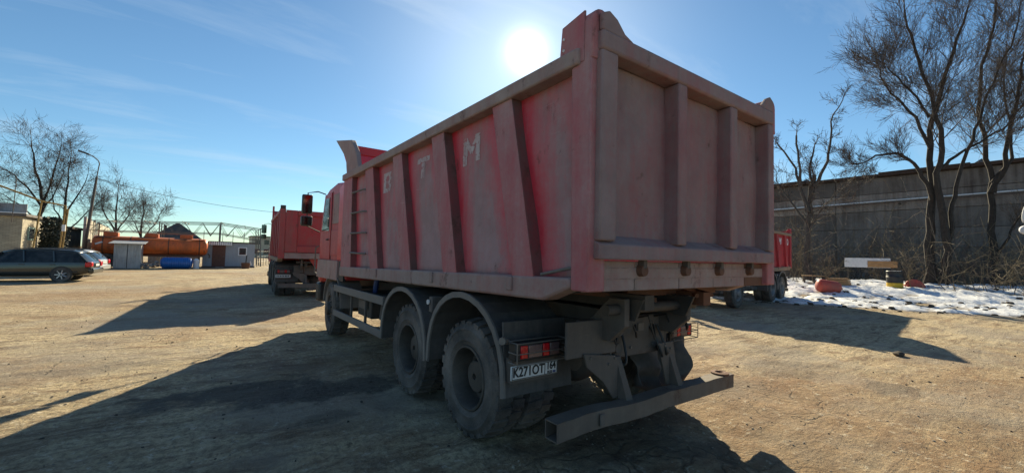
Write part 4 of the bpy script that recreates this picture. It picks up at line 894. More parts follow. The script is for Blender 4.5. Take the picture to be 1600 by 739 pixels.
bare_tree('bare_tree', (-10.82, 56.98, 0), [
    ([(-0.3,0),(-0.35,4.23),(-0.27,6.67),(-0.25,9.6)], 0.24, 0.04, 0.3, (0.4, 2.1, 2.0)),
    ([(-0.35,4.2),(0.4,6.4),(1.1,8.6)], 0.12, 0.03, 0.6, (0.2, 2.0, 2.0)),
    ([(-0.35,3.6),(-0.99,4.9),(-1.3,7.0)], 0.10, 0.03, -0.6, (0.2, 2.0, 1.8)),
    ([(-0.3,2.5),(0.9,4.5),(1.7,5.6)], 0.10, 0.03, 0.6, (0.3, 2.0, 1.7))],
    'dense bare tree right behind the leaning street lamp', 42, PL)
bare_tree('bare_tree', (-7.55, 57.51, 0), [
    ([(0,0),(-0.06,4.0),(-0.08,7.3)], 0.22, 0.04, 0.3, (0.4, 2.6, 2.0)),
    ([(0,3.0),(-1.13,5.3),(-1.3,6.3)], 0.10, 0.03, 0.6, (0.2, 2.2, 1.6)),
    ([(0,3.0),(0.8,4.8),(1.21,5.95)], 0.10, 0.03, -0.6, (0.2, 2.2, 1.6))],
    'bare tree with short twigs above the cream panel fence', 43, PL)
bare_tree('bare_tree', (-5.39, 57.75, 0), [
    ([(-0.2,0),(-0.27,3.5),(-0.25,6.0)], 0.20, 0.04, 0.3, (0.35, 2.6, 1.7)),
    ([(-0.2,2.4),(-1.17,4.8)], 0.09, 0.03, 0.6, (0.2, 2.3, 1.6)),
    ([(-0.2,2.4),(0.7,4.0),(1.31,5.6)], 0.09, 0.03, -0.6, (0.2, 2.3, 1.6))],
    'low rounded bare tree standing behind the orange tank', 44, PL)
# dry thicket along the wall: uncountable stems
def thicket():
    rnd = random.Random(77); tw = MB(); dk = MB()
    P = dict(wob=0.22, up=0.02, kids=[0, 1.0, 0.8, 0.6], ang=(0.4, 1.1), rmin=0.006, lv=2)
    for k in range(800):
        x = rnd.uniform(27.0, 39.5); y = rnd.uniform(-6, 19)
        s = x - snow_line(y)
        if s < 6.5 + 2.0*rnd.random(): continue
        if abs(y/x - 0.2455) < 0.045 and x < 32: continue
        H_ = rnd.uniform(0.7, 2.0) * (1.9 if rnd.random() < 0.3 else 1.0)
        d = Vector((rnd.uniform(-0.5, 0.5), rnd.uniform(-0.6, 0.6), 1)).normalized()
        grow(tw if rnd.random() < 0.55 else dk, Vector((x, y, gz(x, y)-0.05)), d, H_, 0.012 + 0.012*rnd.random(), 2, rnd, P)
    a = kind(tw.build('dry_thicket', M['drytwig'], fix=False), 'stuff'); tag(a, 'pale dry brushwood tangled along the foot of the long wall', 'brushwood')
    b = kind(dk.build('dark_thicket', M['twig'], fix=False), 'stuff'); tag(b, 'dark leafless brushwood along the foot of the long wall', 'brushwood')
thicket()

# ------------------------------------------------------------------ long concrete building on the right
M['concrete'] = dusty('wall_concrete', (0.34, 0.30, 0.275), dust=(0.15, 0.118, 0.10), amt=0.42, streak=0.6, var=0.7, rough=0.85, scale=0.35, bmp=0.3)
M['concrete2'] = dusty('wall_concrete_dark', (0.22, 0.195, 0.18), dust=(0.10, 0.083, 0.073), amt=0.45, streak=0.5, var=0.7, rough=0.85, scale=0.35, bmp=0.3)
M['coping'] = plain('coping_tar', (0.07, 0.045, 0.035), 0.9, var=0.4, scale=2)
for mm_ in (M['concrete'], M['concrete2']):      # each cast panel has its own tone
    t = mm_.node_tree; pb_ = t.nodes['Principled BSDF']; src = pb_.inputs['Base Color'].links[0].from_socket
    oi = t.nodes.new('ShaderNodeObjectInfo'); g_ = mr(t, oi.outputs['Random'], 0, 1, 0.68, 1.25)
    cc = t.nodes.new('ShaderNodeCombineXYZ'); [t.links.new(g_, cc.inputs[i]) for i in range(3)]
    t.links.new(mix(t, 1.0, src, cc.outputs[0], 'MULTIPLY'), pb_.inputs['Base Color'])
wb = empty('long_building', (42, 0, 0)); tag(wb, 'long concrete building with a dark roof edge and a snow-topped pipe along its side', 'building')
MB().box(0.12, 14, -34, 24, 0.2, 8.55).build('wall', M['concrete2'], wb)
rnd = random.Random(8)
zs = [0.3, 1.7, 3.1, 4.5, 5.9, 7.25, 8.5]
for r in range(6):
    for c_ in range(10):
        y0 = -34 + 5.8*c_
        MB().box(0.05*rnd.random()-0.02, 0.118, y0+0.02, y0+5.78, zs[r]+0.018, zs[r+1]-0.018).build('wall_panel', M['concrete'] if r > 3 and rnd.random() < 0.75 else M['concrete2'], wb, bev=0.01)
for k in range(12):
    y0 = -34.3 + k*4.88; dz = rnd.uniform(-0.06, 0.07); MB().box(-0.30+rnd.uniform(-.06, .06), 14.3, y0, y0+4.88-0.03*rnd.random(), 8.553, 8.84+dz).build('roof_edge', M['coping'], wb, bev=0.03)
pp_ = MB().tube([(-0.35, -34, 6.78), (-0.35, -8, 6.72), (-0.35, 8, 6.56), (-0.35, 24, 6.35)], 0.075, 10).build('wall_pipe', M['steel'], wb)
M['cleansnow'] = plain('ledge_snow', (0.78, 0.80, 0.84), 0.7, var=0.1)
MB().tube([(-0.36, -34, 6.86), (-0.36, -8, 6.80), (-0.36, 8, 6.64), (-0.36, 24, 6.43)], 0.055, 8).build('snow_cap', M['cleansnow'], pp_)
for k in range(13):
    y = -33 + 4.6*k; MB().box(-0.36, 0.05, y-0.04, y+0.04, 6.30, 6.42).build('pipe_bracket', M['chassis'], wb)
for y in (1.2, 4.4, 15.0):
    MB().add([(1.0,y-0.5,8.86),(2.0,y-0.5,8.86),(2.0,y+0.5,8.86),(1.0,y+0.5,8.86),(1.5,y,9.35)], [(0,1,4),(1,2,4),(2,3,4),(3,0,4),(0,3,2,1)]).build('roof_vent', M['steel'], wb)

# things lying on the snow
M['redtank'] = dusty('faded_red_tank', (0.50, 0.055, 0.035), dust=(0.30, 0.16, 0.12), amt=0.3, rust=0.5, var=0.5, scale=2)
M['yellow'] = plain('yellow_paint', (0.62, 0.40, 0.03), 0.6)
M['wood'] = plain('raw_wood', (0.36, 0.22, 0.10), 0.8, var=0.4, scale=5)
M['tan'] = plain('tan_board', (0.44, 0.25, 0.11), 0.8, var=0.3, scale=3)
M['white'] = plain('white_board', (0.72, 0.72, 0.74), 0.7, var=0.12)
o = MB().lathe([(-0.52, 0.02), (-0.51, 0.16), (-0.45, 0.27), (-0.36, 0.31), (0.36, 0.31), (0.45, 0.27), (0.51, 0.16), (0.52, 0.06), (0.60, 0.055), (0.60, 0.02)], 'x', n=24).build('red_cylinder', M['redtank'])
o.location = (24.6, 7.6, 0.60); o.rotation_euler = (0.2, R(8), R(-48)); tag(o, 'faded red steel cylinder lying on its side in the snow', 'cylinder')
dr_ = empty('drum', (28.17, 5.89, 0.60)); tag(dr_, 'black steel drum with a yellow band round its foot, standing in the snow', 'drum')
MB().lathe([(0.0, 0.31), (0.02, 0.325), (0.24, 0.325), (0.245, 0.31)], 'z', n=28).build('yellow_band', M['yellow'], dr_)
MB().lathe([(0.246, 0.305), (0.26, 0.325), (0.52, 0.325), (0.54, 0.34), (0.56, 0.325), (0.80, 0.325), (0.82, 0.335), (0.84, 0.32), (0.82, 0.30)], 'z', n=28).build('drum_shell', M['black'], dr_)
MB().lathe([(0.80, 0.02), (0.835, 0.20), (0.845, 0.30), (0.815, 0.305)], 'z', n=20).build('snow_lid', M['cleansnow'], dr_)
mb = MB(); pr = [(0.45*math.cos(R(a)), 0.45*math.sin(R(a))) for a in range(0, 181, 12)]; mb.prism(pr, 'y', -0.10, 0.10)
o = mb.build('red_dish', M['redtank'], bev=0.03); o.location = (29.0, 5.3, 0.60); o.rotation_euler = (R(-20), R(18), R(-55)); tag(o, 'red rounded sheet leaning half buried behind the black drum', 'sheet metal')
bn = empty('wooden_trestle', (27.0, 9.0, 0.52), R(-62)); tag(bn, 'low dark wooden trestle frame under the dead tree', 'trestle')
for x in (-0.45, 0.0, 0.45):
    for y in (-0.2, 0.2): MB().box(x-0.035, x+0.035, y-0.035, y+0.035, 0, 0.50).build('leg', M['bark2'], bn)
MB().box(-0.52, 0.52, -0.26, 0.26, 0.50, 0.54).build('top_board', M['wood'], bn, bev=0.005)
MB().box(-0.48, 0.48, -0.245, -0.215, 0.08, 0.14).build('crossbar', M['wood'], bn)
o = empty('board_stack', (27.4, 8.1, 0.54), R(-58)); tag(o, 'tan wooden boards stacked beside the trestle frame', 'boards')
for k in range(4): MB().box(-0.6+0.05*k, 0.6-0.03*k, -0.3, 0.3, 0.005+0.11*k, 0.10+0.11*k).build('board', M['tan'], o, bev=0.005)
sg = empty('leaning_panel', (31.0, 7.6, 0.65), R(90)); tag(sg, 'white board with a tan board overlapping it, propped on posts before the wall', 'panel')
for x in (-1.0, 1.0): MB().box(x-0.04, x+0.04, -0.10, -0.03, 0, 1.4).build('post', M['bark2'], sg)
MB().box(-0.95, 1.15, -0.028, 0.0, 0.92, 1.46).build('white_board', M['white'], sg, bev=0.004)
MB().box(-1.25, 0.05, 0.003, 0.035, 0.94, 1.30).build('tan_board', M['tan'], sg, bev=0.004)
# mirror on a post at the edge of the yard
mp_ = empty('mirror_post', (18.3, 1.12, 0.0)); tag(mp_, 'pale curved mirror shell over a small round one on a dark post, beside the snow', 'mirror')
MB().tube([(0.05, -0.45, 0), (0.05, -0.45, 2.4), (0.05, -0.40, 3.9)], 0.045, 8).build('post', M['black'], mp_)
MB().tube([(0.05, -0.42, 3.1), (0.02, -0.20, 3.05), (0.0, -0.04, 2.85)], 0.02, 6).build('arm', M['black'], mp_)
MB().lathe([(-0.02, 0.02), (0.0, 0.10), (0.05, 0.13), (0.09, 0.10), (0.10, 0.02)], 'x', n=16).build('lower_mirror', M['white'], mp_).location = (0, -0.05, 2.78)
mb = MB(); vs = []
for i in range(9):
    for j in range(5):
        a = i/8; b = j/4 - 0.5; w = 0.10*math.sin(math.pi*(0.15+0.8*a)); vs.append((0.06*(1-4*b*b), -0.04 - 0.14*a + 2*b*w, 2.98 + 0.72*a))
mb.add(vs, [(i*5+j, i*5+j+1, (i+1)*5+j+1, (i+1)*5+j) for i in range(8) for j in range(4)]); o = mb.build('upper_mirror', M['white'], mp_); k = o.modifiers.new('solid', 'SOLIDIFY'); k.thickness = 0.02

# ------------------------------------------------------------------ far left: garage, pipe, fence, lamp
M['brick'] = None
def brick_mat():
    m, t, p = newmat('pale_brick'); v = coords(t, (1, 1, 1))
    sx = t.nodes.new('ShaderNodeSeparateXYZ'); t.links.new(v, sx.inputs[0]); cb = t.nodes.new('ShaderNodeCombineXYZ')
    t.links.new(mth('ADD', sx.outputs[0], sx.outputs[1], tree=t), cb.inputs[0]); t.links.new(sx.outputs[2], cb.inputs[1])
    b = t.nodes.new('ShaderNodeTexBrick'); t.links.new(cb.outputs[0], b.inputs['Vector']); b.inputs['Scale'].default_value = 1.0
    b.inputs['Brick Width'].default_value = 0.26; b.inputs['Row Height'].default_value = 0.078; b.inputs['Mortar Size'].default_value = 0.008
    b.inputs['Color1'].default_value = (0.50, 0.43, 0.31, 1); b.inputs['Color2'].default_value = (0.38, 0.325, 0.235, 1); b.inputs['Mortar'].default_value = (0.2, 0.18, 0.15, 1)
    t.links.new(mix(t, mr(t, nz(t, 0.8, 7, 0.7, v), 0.45, 0.7, 0, 0.6), b.outputs['Color'], (0.14, 0.12, 0.10)), p.inputs['Base Color']); p.inputs['Roughness'].default_value = 0.9
    return m
M['brick'] = brick_mat()
M['sheet'] = dusty('grey_sheet', (0.30, 0.31, 0.33), amt=0.25, rough=0.5, metal=0.3, scale=1.5)
M['green'] = plain('pale_green', (0.30, 0.42, 0.36), 0.7)
M['gas'] = plain('gas_yellow', (0.33, 0.20, 0.05), 0.65, var=0.35)
ga_ = empty('garage', (-9.4, 38.9, 0)); tag(ga_, 'low pale brick garage with a snow-edged flat roof behind the dark station wagon', 'garage')
MB().box(-9.0, 0, 0, 5.0, 0, 3.35).build('wall', M['brick'], ga_)
rf = MB().box(-9.2, 0.2, -0.25, 5.2, 3.352, 3.52).build('roof_slab', M['concrete2'], ga_, bev=0.01)
MB().box(-9.2, 0.19, -0.27, -0.05, 3.523, 3.58).build('snow_edge', M['cleansnow'], rf, bev=0.01)
MB().box(-9.0, 0.05, 0.4, 0.46, 3.53, 4.15).build('roof_screen', M['sheet'], rf)
MB().box(-1.9, -1.1, 0.34, 0.395, 3.56, 4.15).build('red_screen', M['truckred2'], rf)
wn = MB().box(0.002, 0.06, 1.0, 2.2, 1.9, 2.75).build('window_frame', M['green'], ga_)
MB().box(0.061, 0.07, 1.12, 2.08, 2.0, 2.65).build('pane', M['glass'], wn)
for k in range(2): MB().box(-4.4-3.2*k, -1.7-3.2*k, -0.03, 0.0, 0.05, 2.6).build('garage_door', M['concrete'], ga_)
gp = empty('gas_pipe', (-8.4, 37.05, 0)); tag(gp, 'yellow overhead gas pipe on leaning posts beside the garage', 'gas pipe')
MB().tube([(-6.0,-1.2,6.4), (-1.44,-0.35,4.96), (0.15,0.02,4.25), (1.13,0.25,4.07), (1.16,0.27,3.6)], 0.05, 8).build('pipe', M['gas'], gp)
for a, b in (((-0.16,0.0,0), (0.15,0.02,4.25)), ((0.93,0.2,0), (1.13,0.25,4.07)), ((1.05,0.22,0), (1.24,0.27,3.9))): MB().tube([a, b], 0.042, 8).build('post', M['gas'], gp)
MB().tube([(-0.95,-0.1,2.9), (-0.9,-0.1,5.6)], 0.02, 6).build('vent_pipe', M['chassis2'], gp)
MB().box(1.05, 1.2, 0.1, 0.2, 2.5, 2.9).build('meter_tag', M['white'], gp)
# evergreen shrub
M['ever'] = plain('evergreen_leaf', (0.030, 0.036, 0.022), 0.7, var=0.5, scale=2)
def leafy(name, loc, rx, ry, h, n, sz, mat, label, seed):
    root = empty(name, loc); tag(root, label, 'shrub'); rnd = random.Random(seed); mb = MB(); st = MB()
    for _ in range(n):
        while True:
            p = Vector((rnd.uniform(-1, 1), rnd.uniform(-1, 1), rnd.uniform(0, 1)))
            r = math.hypot(p.x, p.y); lim = (0.55+0.45*math.sin(p.z*2.9+0.3))*(0.72+0.5*noise.noise(p*2.3+Vector((seed, 0, 0))))
            if r < lim and rnd.random() < 0.25+0.75*(r/max(lim, .01)): break
        c = Vector((p.x*rx, p.y*ry, p.z*h)); u = Vector((rnd.gauss(0, 1), rnd.gauss(0, 1), rnd.gauss(0, 1))).normalized(); w = u.orthogonal().normalized(); s = sz*rnd.uniform(0.5, 1.3)
        mb.add([c-u*s, c+w*s*0.45, c+u*s, c-w*s*0.45], [(0, 1, 2, 3)])
    for k in range(7): st.tube([(0.1*rnd.uniform(-1, 1), 0.1*rnd.uniform(-1, 1), 0), (rx*0.4*rnd.uniform(-1, 1), ry*0.4*rnd.uniform(-1, 1), h*0.5), (rx*0.6*rnd.uniform(-1, 1), ry*0.6*rnd.uniform(-1, 1), h*0.95)], [0.04, 0.025, 0.008], 5, caps=False)
    st.build('stem', M['bark'], root, fix=False); mb.build('foliage', mat, root, fix=False, smooth=False); return root
leafy('evergreen_shrub', (-8.55, 41.2, 0), 1.0, 0.9, 3.5, 4200, 0.11, M['ever'], 'dark evergreen shrub between the garage and the yellow pipe', 3)
M['straw'] = plain('dry_grass', (0.28, 0.20, 0.105), 0.9, var=0.5, scale=4)
# earth mound with dry grass
mb = MB(); n = 40; vs = []
for j in range(n+1):
    for i in range(n+1):
        u, v = i/n*2-1, j/n*2-1; r = math.hypot(u, v); h = 2.1*smooth01(1-r)*(0.8+0.5*fbm(u*3, v*3, 1.0, 4)) - 0.05
        vs.append((-7.7+2.0*u, 45.6+2.6*v, h))
mb.add(vs, [(j*(n+1)+i, j*(n+1)+i+1, (j+1)*(n+1)+i+1, (j+1)*(n+1)+i) for j in range(n) for i in range(n)])
kind(mb.build('earth_mound', M['ground'], fix=False), 'structure')
rnd = random.Random(4); mb = MB()
for _ in range(1600):
    a = rnd.random()*6.283; r = math.sqrt(rnd.random())*0.8; u, v = r*math.cos(a), r*math.sin(a); h = 2.1*smooth01(1-r)*(0.8+0.5*fbm(u*3, v*3, 1.0, 4)) - 0.05
    p = Vector((-7.7+2.0*u, 45.6+2.6*v, h)); d = Vector((rnd.gauss(0, .5), rnd.gauss(0, .5), 1)).normalized()*rnd.uniform(.15, .45); w = Vector((rnd.gauss(0, 1), rnd.gauss(0, 1), 0)).normalized()*0.012
    mb.add([p-w, p+w, p+d], [(0, 1, 2)])
tag(kind(mb.build('dry_grass', M['straw'], fix=False, smooth=False), 'stuff'), 'dry straw-coloured grass on the earth mound', 'grass')
M['slate'] = plain('slate_wall', (0.10, 0.095, 0.09), 0.9, var=0.4, scale=2)
hb_ = empty('dark_barn', (-12.9, 50.5, 0)); tag(hb_, 'low dark outbuilding with a flat roof behind the earth mound', 'outbuilding')
MB().box(-2.0, 3.4, 0, 4, 0, 3.0).build('wall', M['slate'], hb_); MB().box(-2.2, 3.6, -0.3, 4.2, 3.0, 3.2).build('roof', M['coping'], hb_, bev=0.02)
fn = empty('panel_fence', (-7.85, 46.0, 0)); tag(fn, 'cream panel fence receding behind the leaning street lamp', 'fence')
M['cream'] = dusty('cream_panel', (0.52, 0.47, 0.35), dust=(0.30, 0.26, 0.2), amt=0.25, scale=0.8, var=0.4)
A, B = Vector((0, 0, 0)), Vector((-1.85, 23, 0)); dv = (B-A)/7; nn = Vector((dv.y, -dv.x, 0)).normalized()*0.06
for k in range(7):
    a = A + dv*k + dv*0.02; b = A + dv*(k+0.96)
    zt = 3.75; 
    MB().hexa([tuple(a)[:2]+(0,), tuple(b)[:2]+(0,), tuple(b+nn)[:2]+(0,), tuple(a+nn)[:2]+(0,), tuple(a)[:2]+(zt,), tuple(b)[:2]+(zt,), tuple(b+nn)[:2]+(zt,), tuple(a+nn)[:2]+(zt,)]).build('panel', M['cream'], fn)
    q = A + dv*k; MB().box(q.x-0.08, q.x+0.08, q.y-0.08, q.y+0.08, 0, 3.9).build('post', M['concrete'], fn)
lp = empty('street_lamp', (-7.5, 44.4, 0)); tag(lp, 'leaning concrete street lamp with a long bent arm and flat head', 'street lamp')
MB().tube([(-0.25,0,0), (0.0,0,1.6), (0.36,0.05,6.9)], [0.12, 0.11, 0.075], 8).build('pole', M['chassis2'], lp)
MB().tube([(0.35,0.05,6.7), (0.42,0.05,7.6), (0.46,0.05,7.9), (0.40,0.03,8.12), (0.1,0.0,8.42), (-0.15,-0.04,8.55)], 0.035, 8).build('arm', M['chassis2'], lp)
MB().hexa([(-0.72,-0.2,8.66),(-0.12,-0.13,8.47),(-0.12,0.07,8.47),(-0.72,0.0,8.66),(-0.70,-0.2,8.78),(-0.10,-0.13,8.58),(-0.10,0.07,8.58),(-0.70,0.0,8.78)]).build('lamp_head', M['chassis'], lp, bev=0.02)
MB().tube([(-0.75,-0.05,3.2), (-0.2,-0.05,3.2), (0.5,-0.05,3.2)], 0.02, 6).build('crossarm', M['chassis2'], lp)

# ------------------------------------------------------------------ parked cars
M['carblack'] = None
def carpaint(name, col, dirt=0.2):
    m = dusty(name, col, dust=(0.25, 0.21, 0.17), amt=dirt, rough=0.18, streak=0.1, var=0.3, bmp=0.0); m.node_tree.nodes['Principled BSDF'].inputs['Coat Weight'].default_value = 0.6; return m
M['cardark'] = carpaint('car_dark_green', (0.012, 0.018, 0.017), -0.75)
M['carsilver'] = carpaint('car_silver', (0.5, 0.5, 0.49), -0.4)
M['alloy'] = plain('alloy_silver', (0.55, 0.56, 0.57), 0.35, 0.5, var=0.15)
M['carglass'] = glassy('car_glass', (0.012, 0.016, 0.018), 0.04)
def wagon(name, loc, ang, paint, label, silver_wheels=True, dark_roof=False):
    root = empty(name, loc, ang); tag(root, label, 'car')
    # stations along x (rear -2.35 .. front 2.35): half width at sill, belt; heights sill, belt
    st = [(-2.34,0.62,0.50,0.62,0.86),(-2.28,0.80,0.34,0.80,0.93),(-2.0,0.87,0.26,0.86,0.95),(-1.2,0.90,0.22,0.89,0.95),(0.0,0.91,0.21,0.90,0.93),(0.95,0.90,0.22,0.88,0.92),(1.5,0.89,0.24,0.86,0.84),(2.05,0.85,0.28,0.80,0.74),(2.30,0.72,0.36,0.66,0.62),(2.38,0.55,0.45,0.50,0.55)]
    mb = MB(); vs = []; m = 10
    for x, ws, zs_, wb_, zb2 in st:
        zm = zs_ + (zb2-zs_)*0.55
        ring = [(-ws*0.9, zs_), (-ws, zs_+0.08), (-ws*1.01, zm), (-wb_, zb2-0.03), (-wb_*0.94, zb2)]
        ring += [(-q, z) for q, z in reversed(ring)]
        vs += [(x, q, z) for q, z in ring]
    k = len(st); fs = [(i*m+j, i*m+(j+1) % m, (i+1)*m+(j+1) % m, (i+1)*m+j) for i in range(k-1) for j in range(m)] + [tuple(range(m)), tuple((k-1)*m+j for j in range(m-1, -1, -1))]
    body = mb.add(vs, fs).build('body', paint, root)
    sm = body.modifiers.new('sub', 'SUBSURF'); sm.levels = 1; sm.render_levels = 2
    # cabin (glass house) and roof
    gs = [(-2.24,0.80,0.92,0.92),(-1.92,0.70,0.86,1.30),(-1.6,0.66,0.86,1.40),(-0.6,0.66,0.88,1.45),(0.15,0.65,0.88,1.42),(0.55,0.60,0.87,1.32),(1.32,0.62,0.84,0.90)]
    mb = MB(); vs = []
    for x, wt, wbb, zt in gs: vs += [(x, -wbb, 0.88), (x, -wt, zt-0.06), (x, -wt*0.85, zt-0.01), (x, wt*0.85, zt-0.01), (x, wt, zt-0.06), (x, wbb, 0.88)]
    k = len(gs); fs = [(i*6+j, i*6+j+1, (i+1)*6+j+1, (i+1)*6+j) for i in range(k-1) for j in range(5)] + [tuple(range(6)), tuple((k-1)*6+j for j in range(5, -1, -1))]
    gl = mb.add(vs, fs).build('glasshouse', M['carglass'], root)
    mb = MB(); rs = [(-2.10,0.70,1.14+0.02),(-1.92,0.70,1.315),(-1.6,0.68,1.41),(-0.6,0.68,1.46),(0.15,0.67,1.43),(0.55,0.61,1.325)]; vs = []
    for x, w, z in rs: vs += [(x,-w,z-0.07),(x,-w*0.86,z+0.008),(x,0,z+0.018),(x,w*0.86,z+0.008),(x,w,z-0.07)]
    k = len(rs); mb.add(vs[5:], [(i*5+j, i*5+j+1, (i+1)*5+j+1, (i+1)*5+j) for i in range(k-2) for j in range(4)])
    rf_ = mb.build('roof', paint, root); q = rf_.modifiers.new('solid', 'SOLIDIFY'); q.thickness = 0.015
    for s in (-1, 1):
        for (x0, x1, z1, w1) in ((0.52, 1.30, 1.33, 0.61), (-0.12, -0.22, 1.43, 0.67), (-1.05, -1.15, 1.42, 0.675), (-1.85, -2.20, 1.34, 0.70)):
            p0 = Vector((x1, s*0.885, 0.90)); p1 = Vector((x0, s*(w1+0.015), z1-0.04)); MB().tube([p0, p1], 0.038, 6).build('pillar', paint, root)
        MB().tube([(-1.7, s*0.60, 1.44), (-0.6, s*0.61, 1.495), (0.2, s*0.60, 1.46)], 0.018, 6).build('roof_rail', M['steel'], rf_)
        tl = MB().box(-2.36, -2.12, *sorted((s*0.58, s*0.865)), 0.68, 0.90).build('tail_lamp', M['lamp_red'], root, bev=0.04, seg=3)
        MB().box(2.05, 2.30, *sorted((s*0.5, s*0.82)), 0.58, 0.70).build('headlight', M['mirrorglass'], root, bev=0.03)
        MB().box(0.55, 0.75, *sorted((s*0.92, s*1.06)), 0.92, 1.05).build('wing_mirror', paint, root, bev=0.03)
        MB().box(-1.9, 2.0, *sorted((s*0.905, s*0.925)), 0.42, 0.46).build('side_strip', M['black'], root)
        for x in (-0.05, -1.0): MB().box(x-0.18, x+0.0, *sorted((s*0.895, s*0.925)), 0.76, 0.79).build('door_handle', paint, root, bev=0.005)
        for x in (-1.38, 1.38):
            w = MB().lathe([(-0.10, 0.21), (-0.11, 0.25), (-0.10, 0.31), (-0.07, 0.325), (0.07, 0.325), (0.10, 0.31), (0.11, 0.25), (0.10, 0.21)], 'y', n=28, closed=True).build('wheel', M['tyre'], root); w.location = (x, s*0.82, 0.325)
            al = MB(); al.lathe([(-0.05, 0.20), (-0.09, 0.205), (-0.1, 0.225), (0.1, 0.225), (0.09, 0.205), (0.05, 0.20)], 'y', n=24, closed=True)
            for c_ in range(7):
                t = 2*math.pi*c_/7
                al.tube([(0.03*math.cos(t), 0.085*s, 0.03*math.sin(t)), (0.20*math.cos(t), 0.075*s, 0.20*math.sin(t))], [0.03, 0.035], 5)
            al.build('rim', M['alloy'], w)
            MB().lathe([(x_, r_) for x_, r_ in ((-0.12, 0.36), (0.115, 0.37))], 'y', (x, s*0.80, 0.335), 24).build('wheel_well', M['black'], root)
    MB().box(-2.42, -2.22, -0.80, 0.80, 0.36, 0.62).build('rear_bumper', paint, root, bev=0.06, seg=3)
    MB().box(-2.372, -2.345, -0.26, 0.26, 0.70, 0.81).build('number_plate', M['plate'], root)
    return root
wagon('station_wagon', (-6.62, 28.25, 0), R(176), M['cardark'], 'dark green station wagon parked side-on with silver wheels')
wagon('station_wagon', (-7.0, 32.9, 0), R(172), M['carsilver'], 'silver estate car parked just beyond the dark station wagon')

# ------------------------------------------------------------------ orange tank, shed, blue tank
M['orange'] = dusty('orange_tank', (0.66, 0.13, 0.022), dust=(0.24, 0.095, 0.045), amt=0.28, rust=0.6, var=0.8, rough=0.45, scale=0.8)
M['bluep'] = plain('blue_plastic', (0.015, 0.12, 0.42), 0.4, var=0.2)
tk = empty('tank_trailer', (-3.55, 44.6, 0), R(1)); tag(tk, 'long orange tank trailer with three box hatches on its top', 'tank trailer')
mb = MB(); m = 28; prof = [(-3.52,0.35),(-3.50,0.8),(-3.42,1.0),(3.30,1.0),(3.42,0.92),(3.50,0.75),(3.54,0.35)]; vs = []
for x, s in prof:
    for j in range(m):
        t = 2*math.pi*j/m; c1, s1 = math.cos(t), math.sin(t); e = 0.75
        vs.append((x, math.copysign(abs(c1)**e, c1)*1.1*s, 1.76 + math.copysign(abs(s1)**e, s1)*0.68*s))
mb.add(vs, [(i*m+j, i*m+(j+1) % m, (i+1)*m+(j+1) % m, (i+1)*m+j) for i in range(len(prof)-1) for j in range(m)] + [tuple(range(m)), tuple((len(prof)-1)*m+j for j in range(m-1, -1, -1))])
tb = mb.build('tank', M['orange'], tk)
for x in (-2.55, -0.15, 2.05):
    h = MB().box(x-0.42, x+0.42, -0.45, 0.45, 2.40, 2.72).build('hatch', M['orange'], tk, bev=0.03); MB().box(x-0.3, x+0.3, -0.3, 0.3, 2.722, 2.76).build('hatch_lid', M['steel'], h)
for x in (-2.9, -1.35, 0.95, 2.95):
    mb = MB(); vs = []
    for xx in (x-0.035, x+0.035):
        for j in range(m):
            t = 2*math.pi*j/m; c1, s1 = math.cos(t), math.sin(t); vs.append((xx, math.copysign(abs(c1)**0.75, c1)*1.115, 1.76 + math.copysign(abs(s1)**0.75, s1)*0.693))
    mb.add(vs, [(j, (j+1) % m, m+(j+1) % m, m+j) for j in range(m)]).build('tank_band', M['rust'], tb)
MB().box(-3.3, 3.3, -0.9, -0.75, 2.33, 2.37).build('walkway', M['steel'], tb)
MB().tube([(-3.2,-0.85,2.35), (-3.2,-0.85,2.75), (3.2,-0.85,2.75), (3.2,-0.85,2.35)], 0.015, 5).build('hand_rail', M['orange'], tb)
MB().box(-3.2, 3.2, -0.55, -0.40, 0.92, 1.10).build('frame_rail', M['rust'], tk); MB().box(-3.2, 3.2, 0.40, 0.55, 0.92, 1.10).build('frame_rail', M['rust'], tk)
MB().add([(-3.30,-1.125,1.85),(-2.92,-1.125,2.02),(-2.88,-1.125,1.92),(-3.26,-1.125,1.74),(-3.30,-1.10,1.85),(-2.92,-1.10,2.02),(-2.88,-1.10,1.92),(-3.26,-1.10,1.74)], [(0,1,2,3),(4,7,6,5),(0,4,5,1),(1,5,6,2),(2,6,7,3),(3,7,4,0)]).build('hazard_plate', M['white'], tk)
for x in (-2.6, -1.3):
    for s in (-1, 1):
        w = D.objects.new('wheel', WH['tyre']); C.objects.link(w); w.parent = tk; w.location = (x, s*0.95, 0.545); w.rotation_euler = (0, 0, R(90))
        q = D.objects.new('rim', WH['dishdark']); C.objects.link(q); q.parent = w
for s in (-1, 1): MB().box(2.9, 3.02, s*0.5-0.06, s*0.5+0.06, 0, 0.95).build('landing_leg', M['rust'], tk)
MB().tube([(3.54,-0.3,1.2), (3.68,-0.3,1.1), (3.68,-0.3,0.85)], 0.05, 8).build('outlet_valve', M['chassis2'], tk)
M['galv'] = dusty('galvanised', (0.42, 0.44, 0.46), dust=(0.33, 0.31, 0.28), amt=0.2, rough=0.45, metal=0.35, scale=1.2)
sh = empty('metal_shed', (-4.85, 42.2, 0)); tag(sh, 'small grey sheet-metal shed with a sloping roof before the orange tank', 'shed')
MB().box(-0.76, 0.76, 0.03, 1.3, 0.03, 1.90).build('wall', M['galv'], sh)
for k in range(12):
    x = -0.74+k*0.125; MB().box(x, x+0.07, 0.0, 0.028, 0.04, 1.86).build('sheet_rib', M['galv'], sh, bev=0.01)
MB().hexa([(-1.02,-0.35,1.86),(1.0,-0.35,1.86),(1.05,1.6,2.12),(-0.9,1.6,2.12),(-1.02,-0.35,1.89),(1.0,-0.35,1.89),(1.05,1.6,2.15),(-0.9,1.6,2.15)]).build('roof', M['galv'], sh)
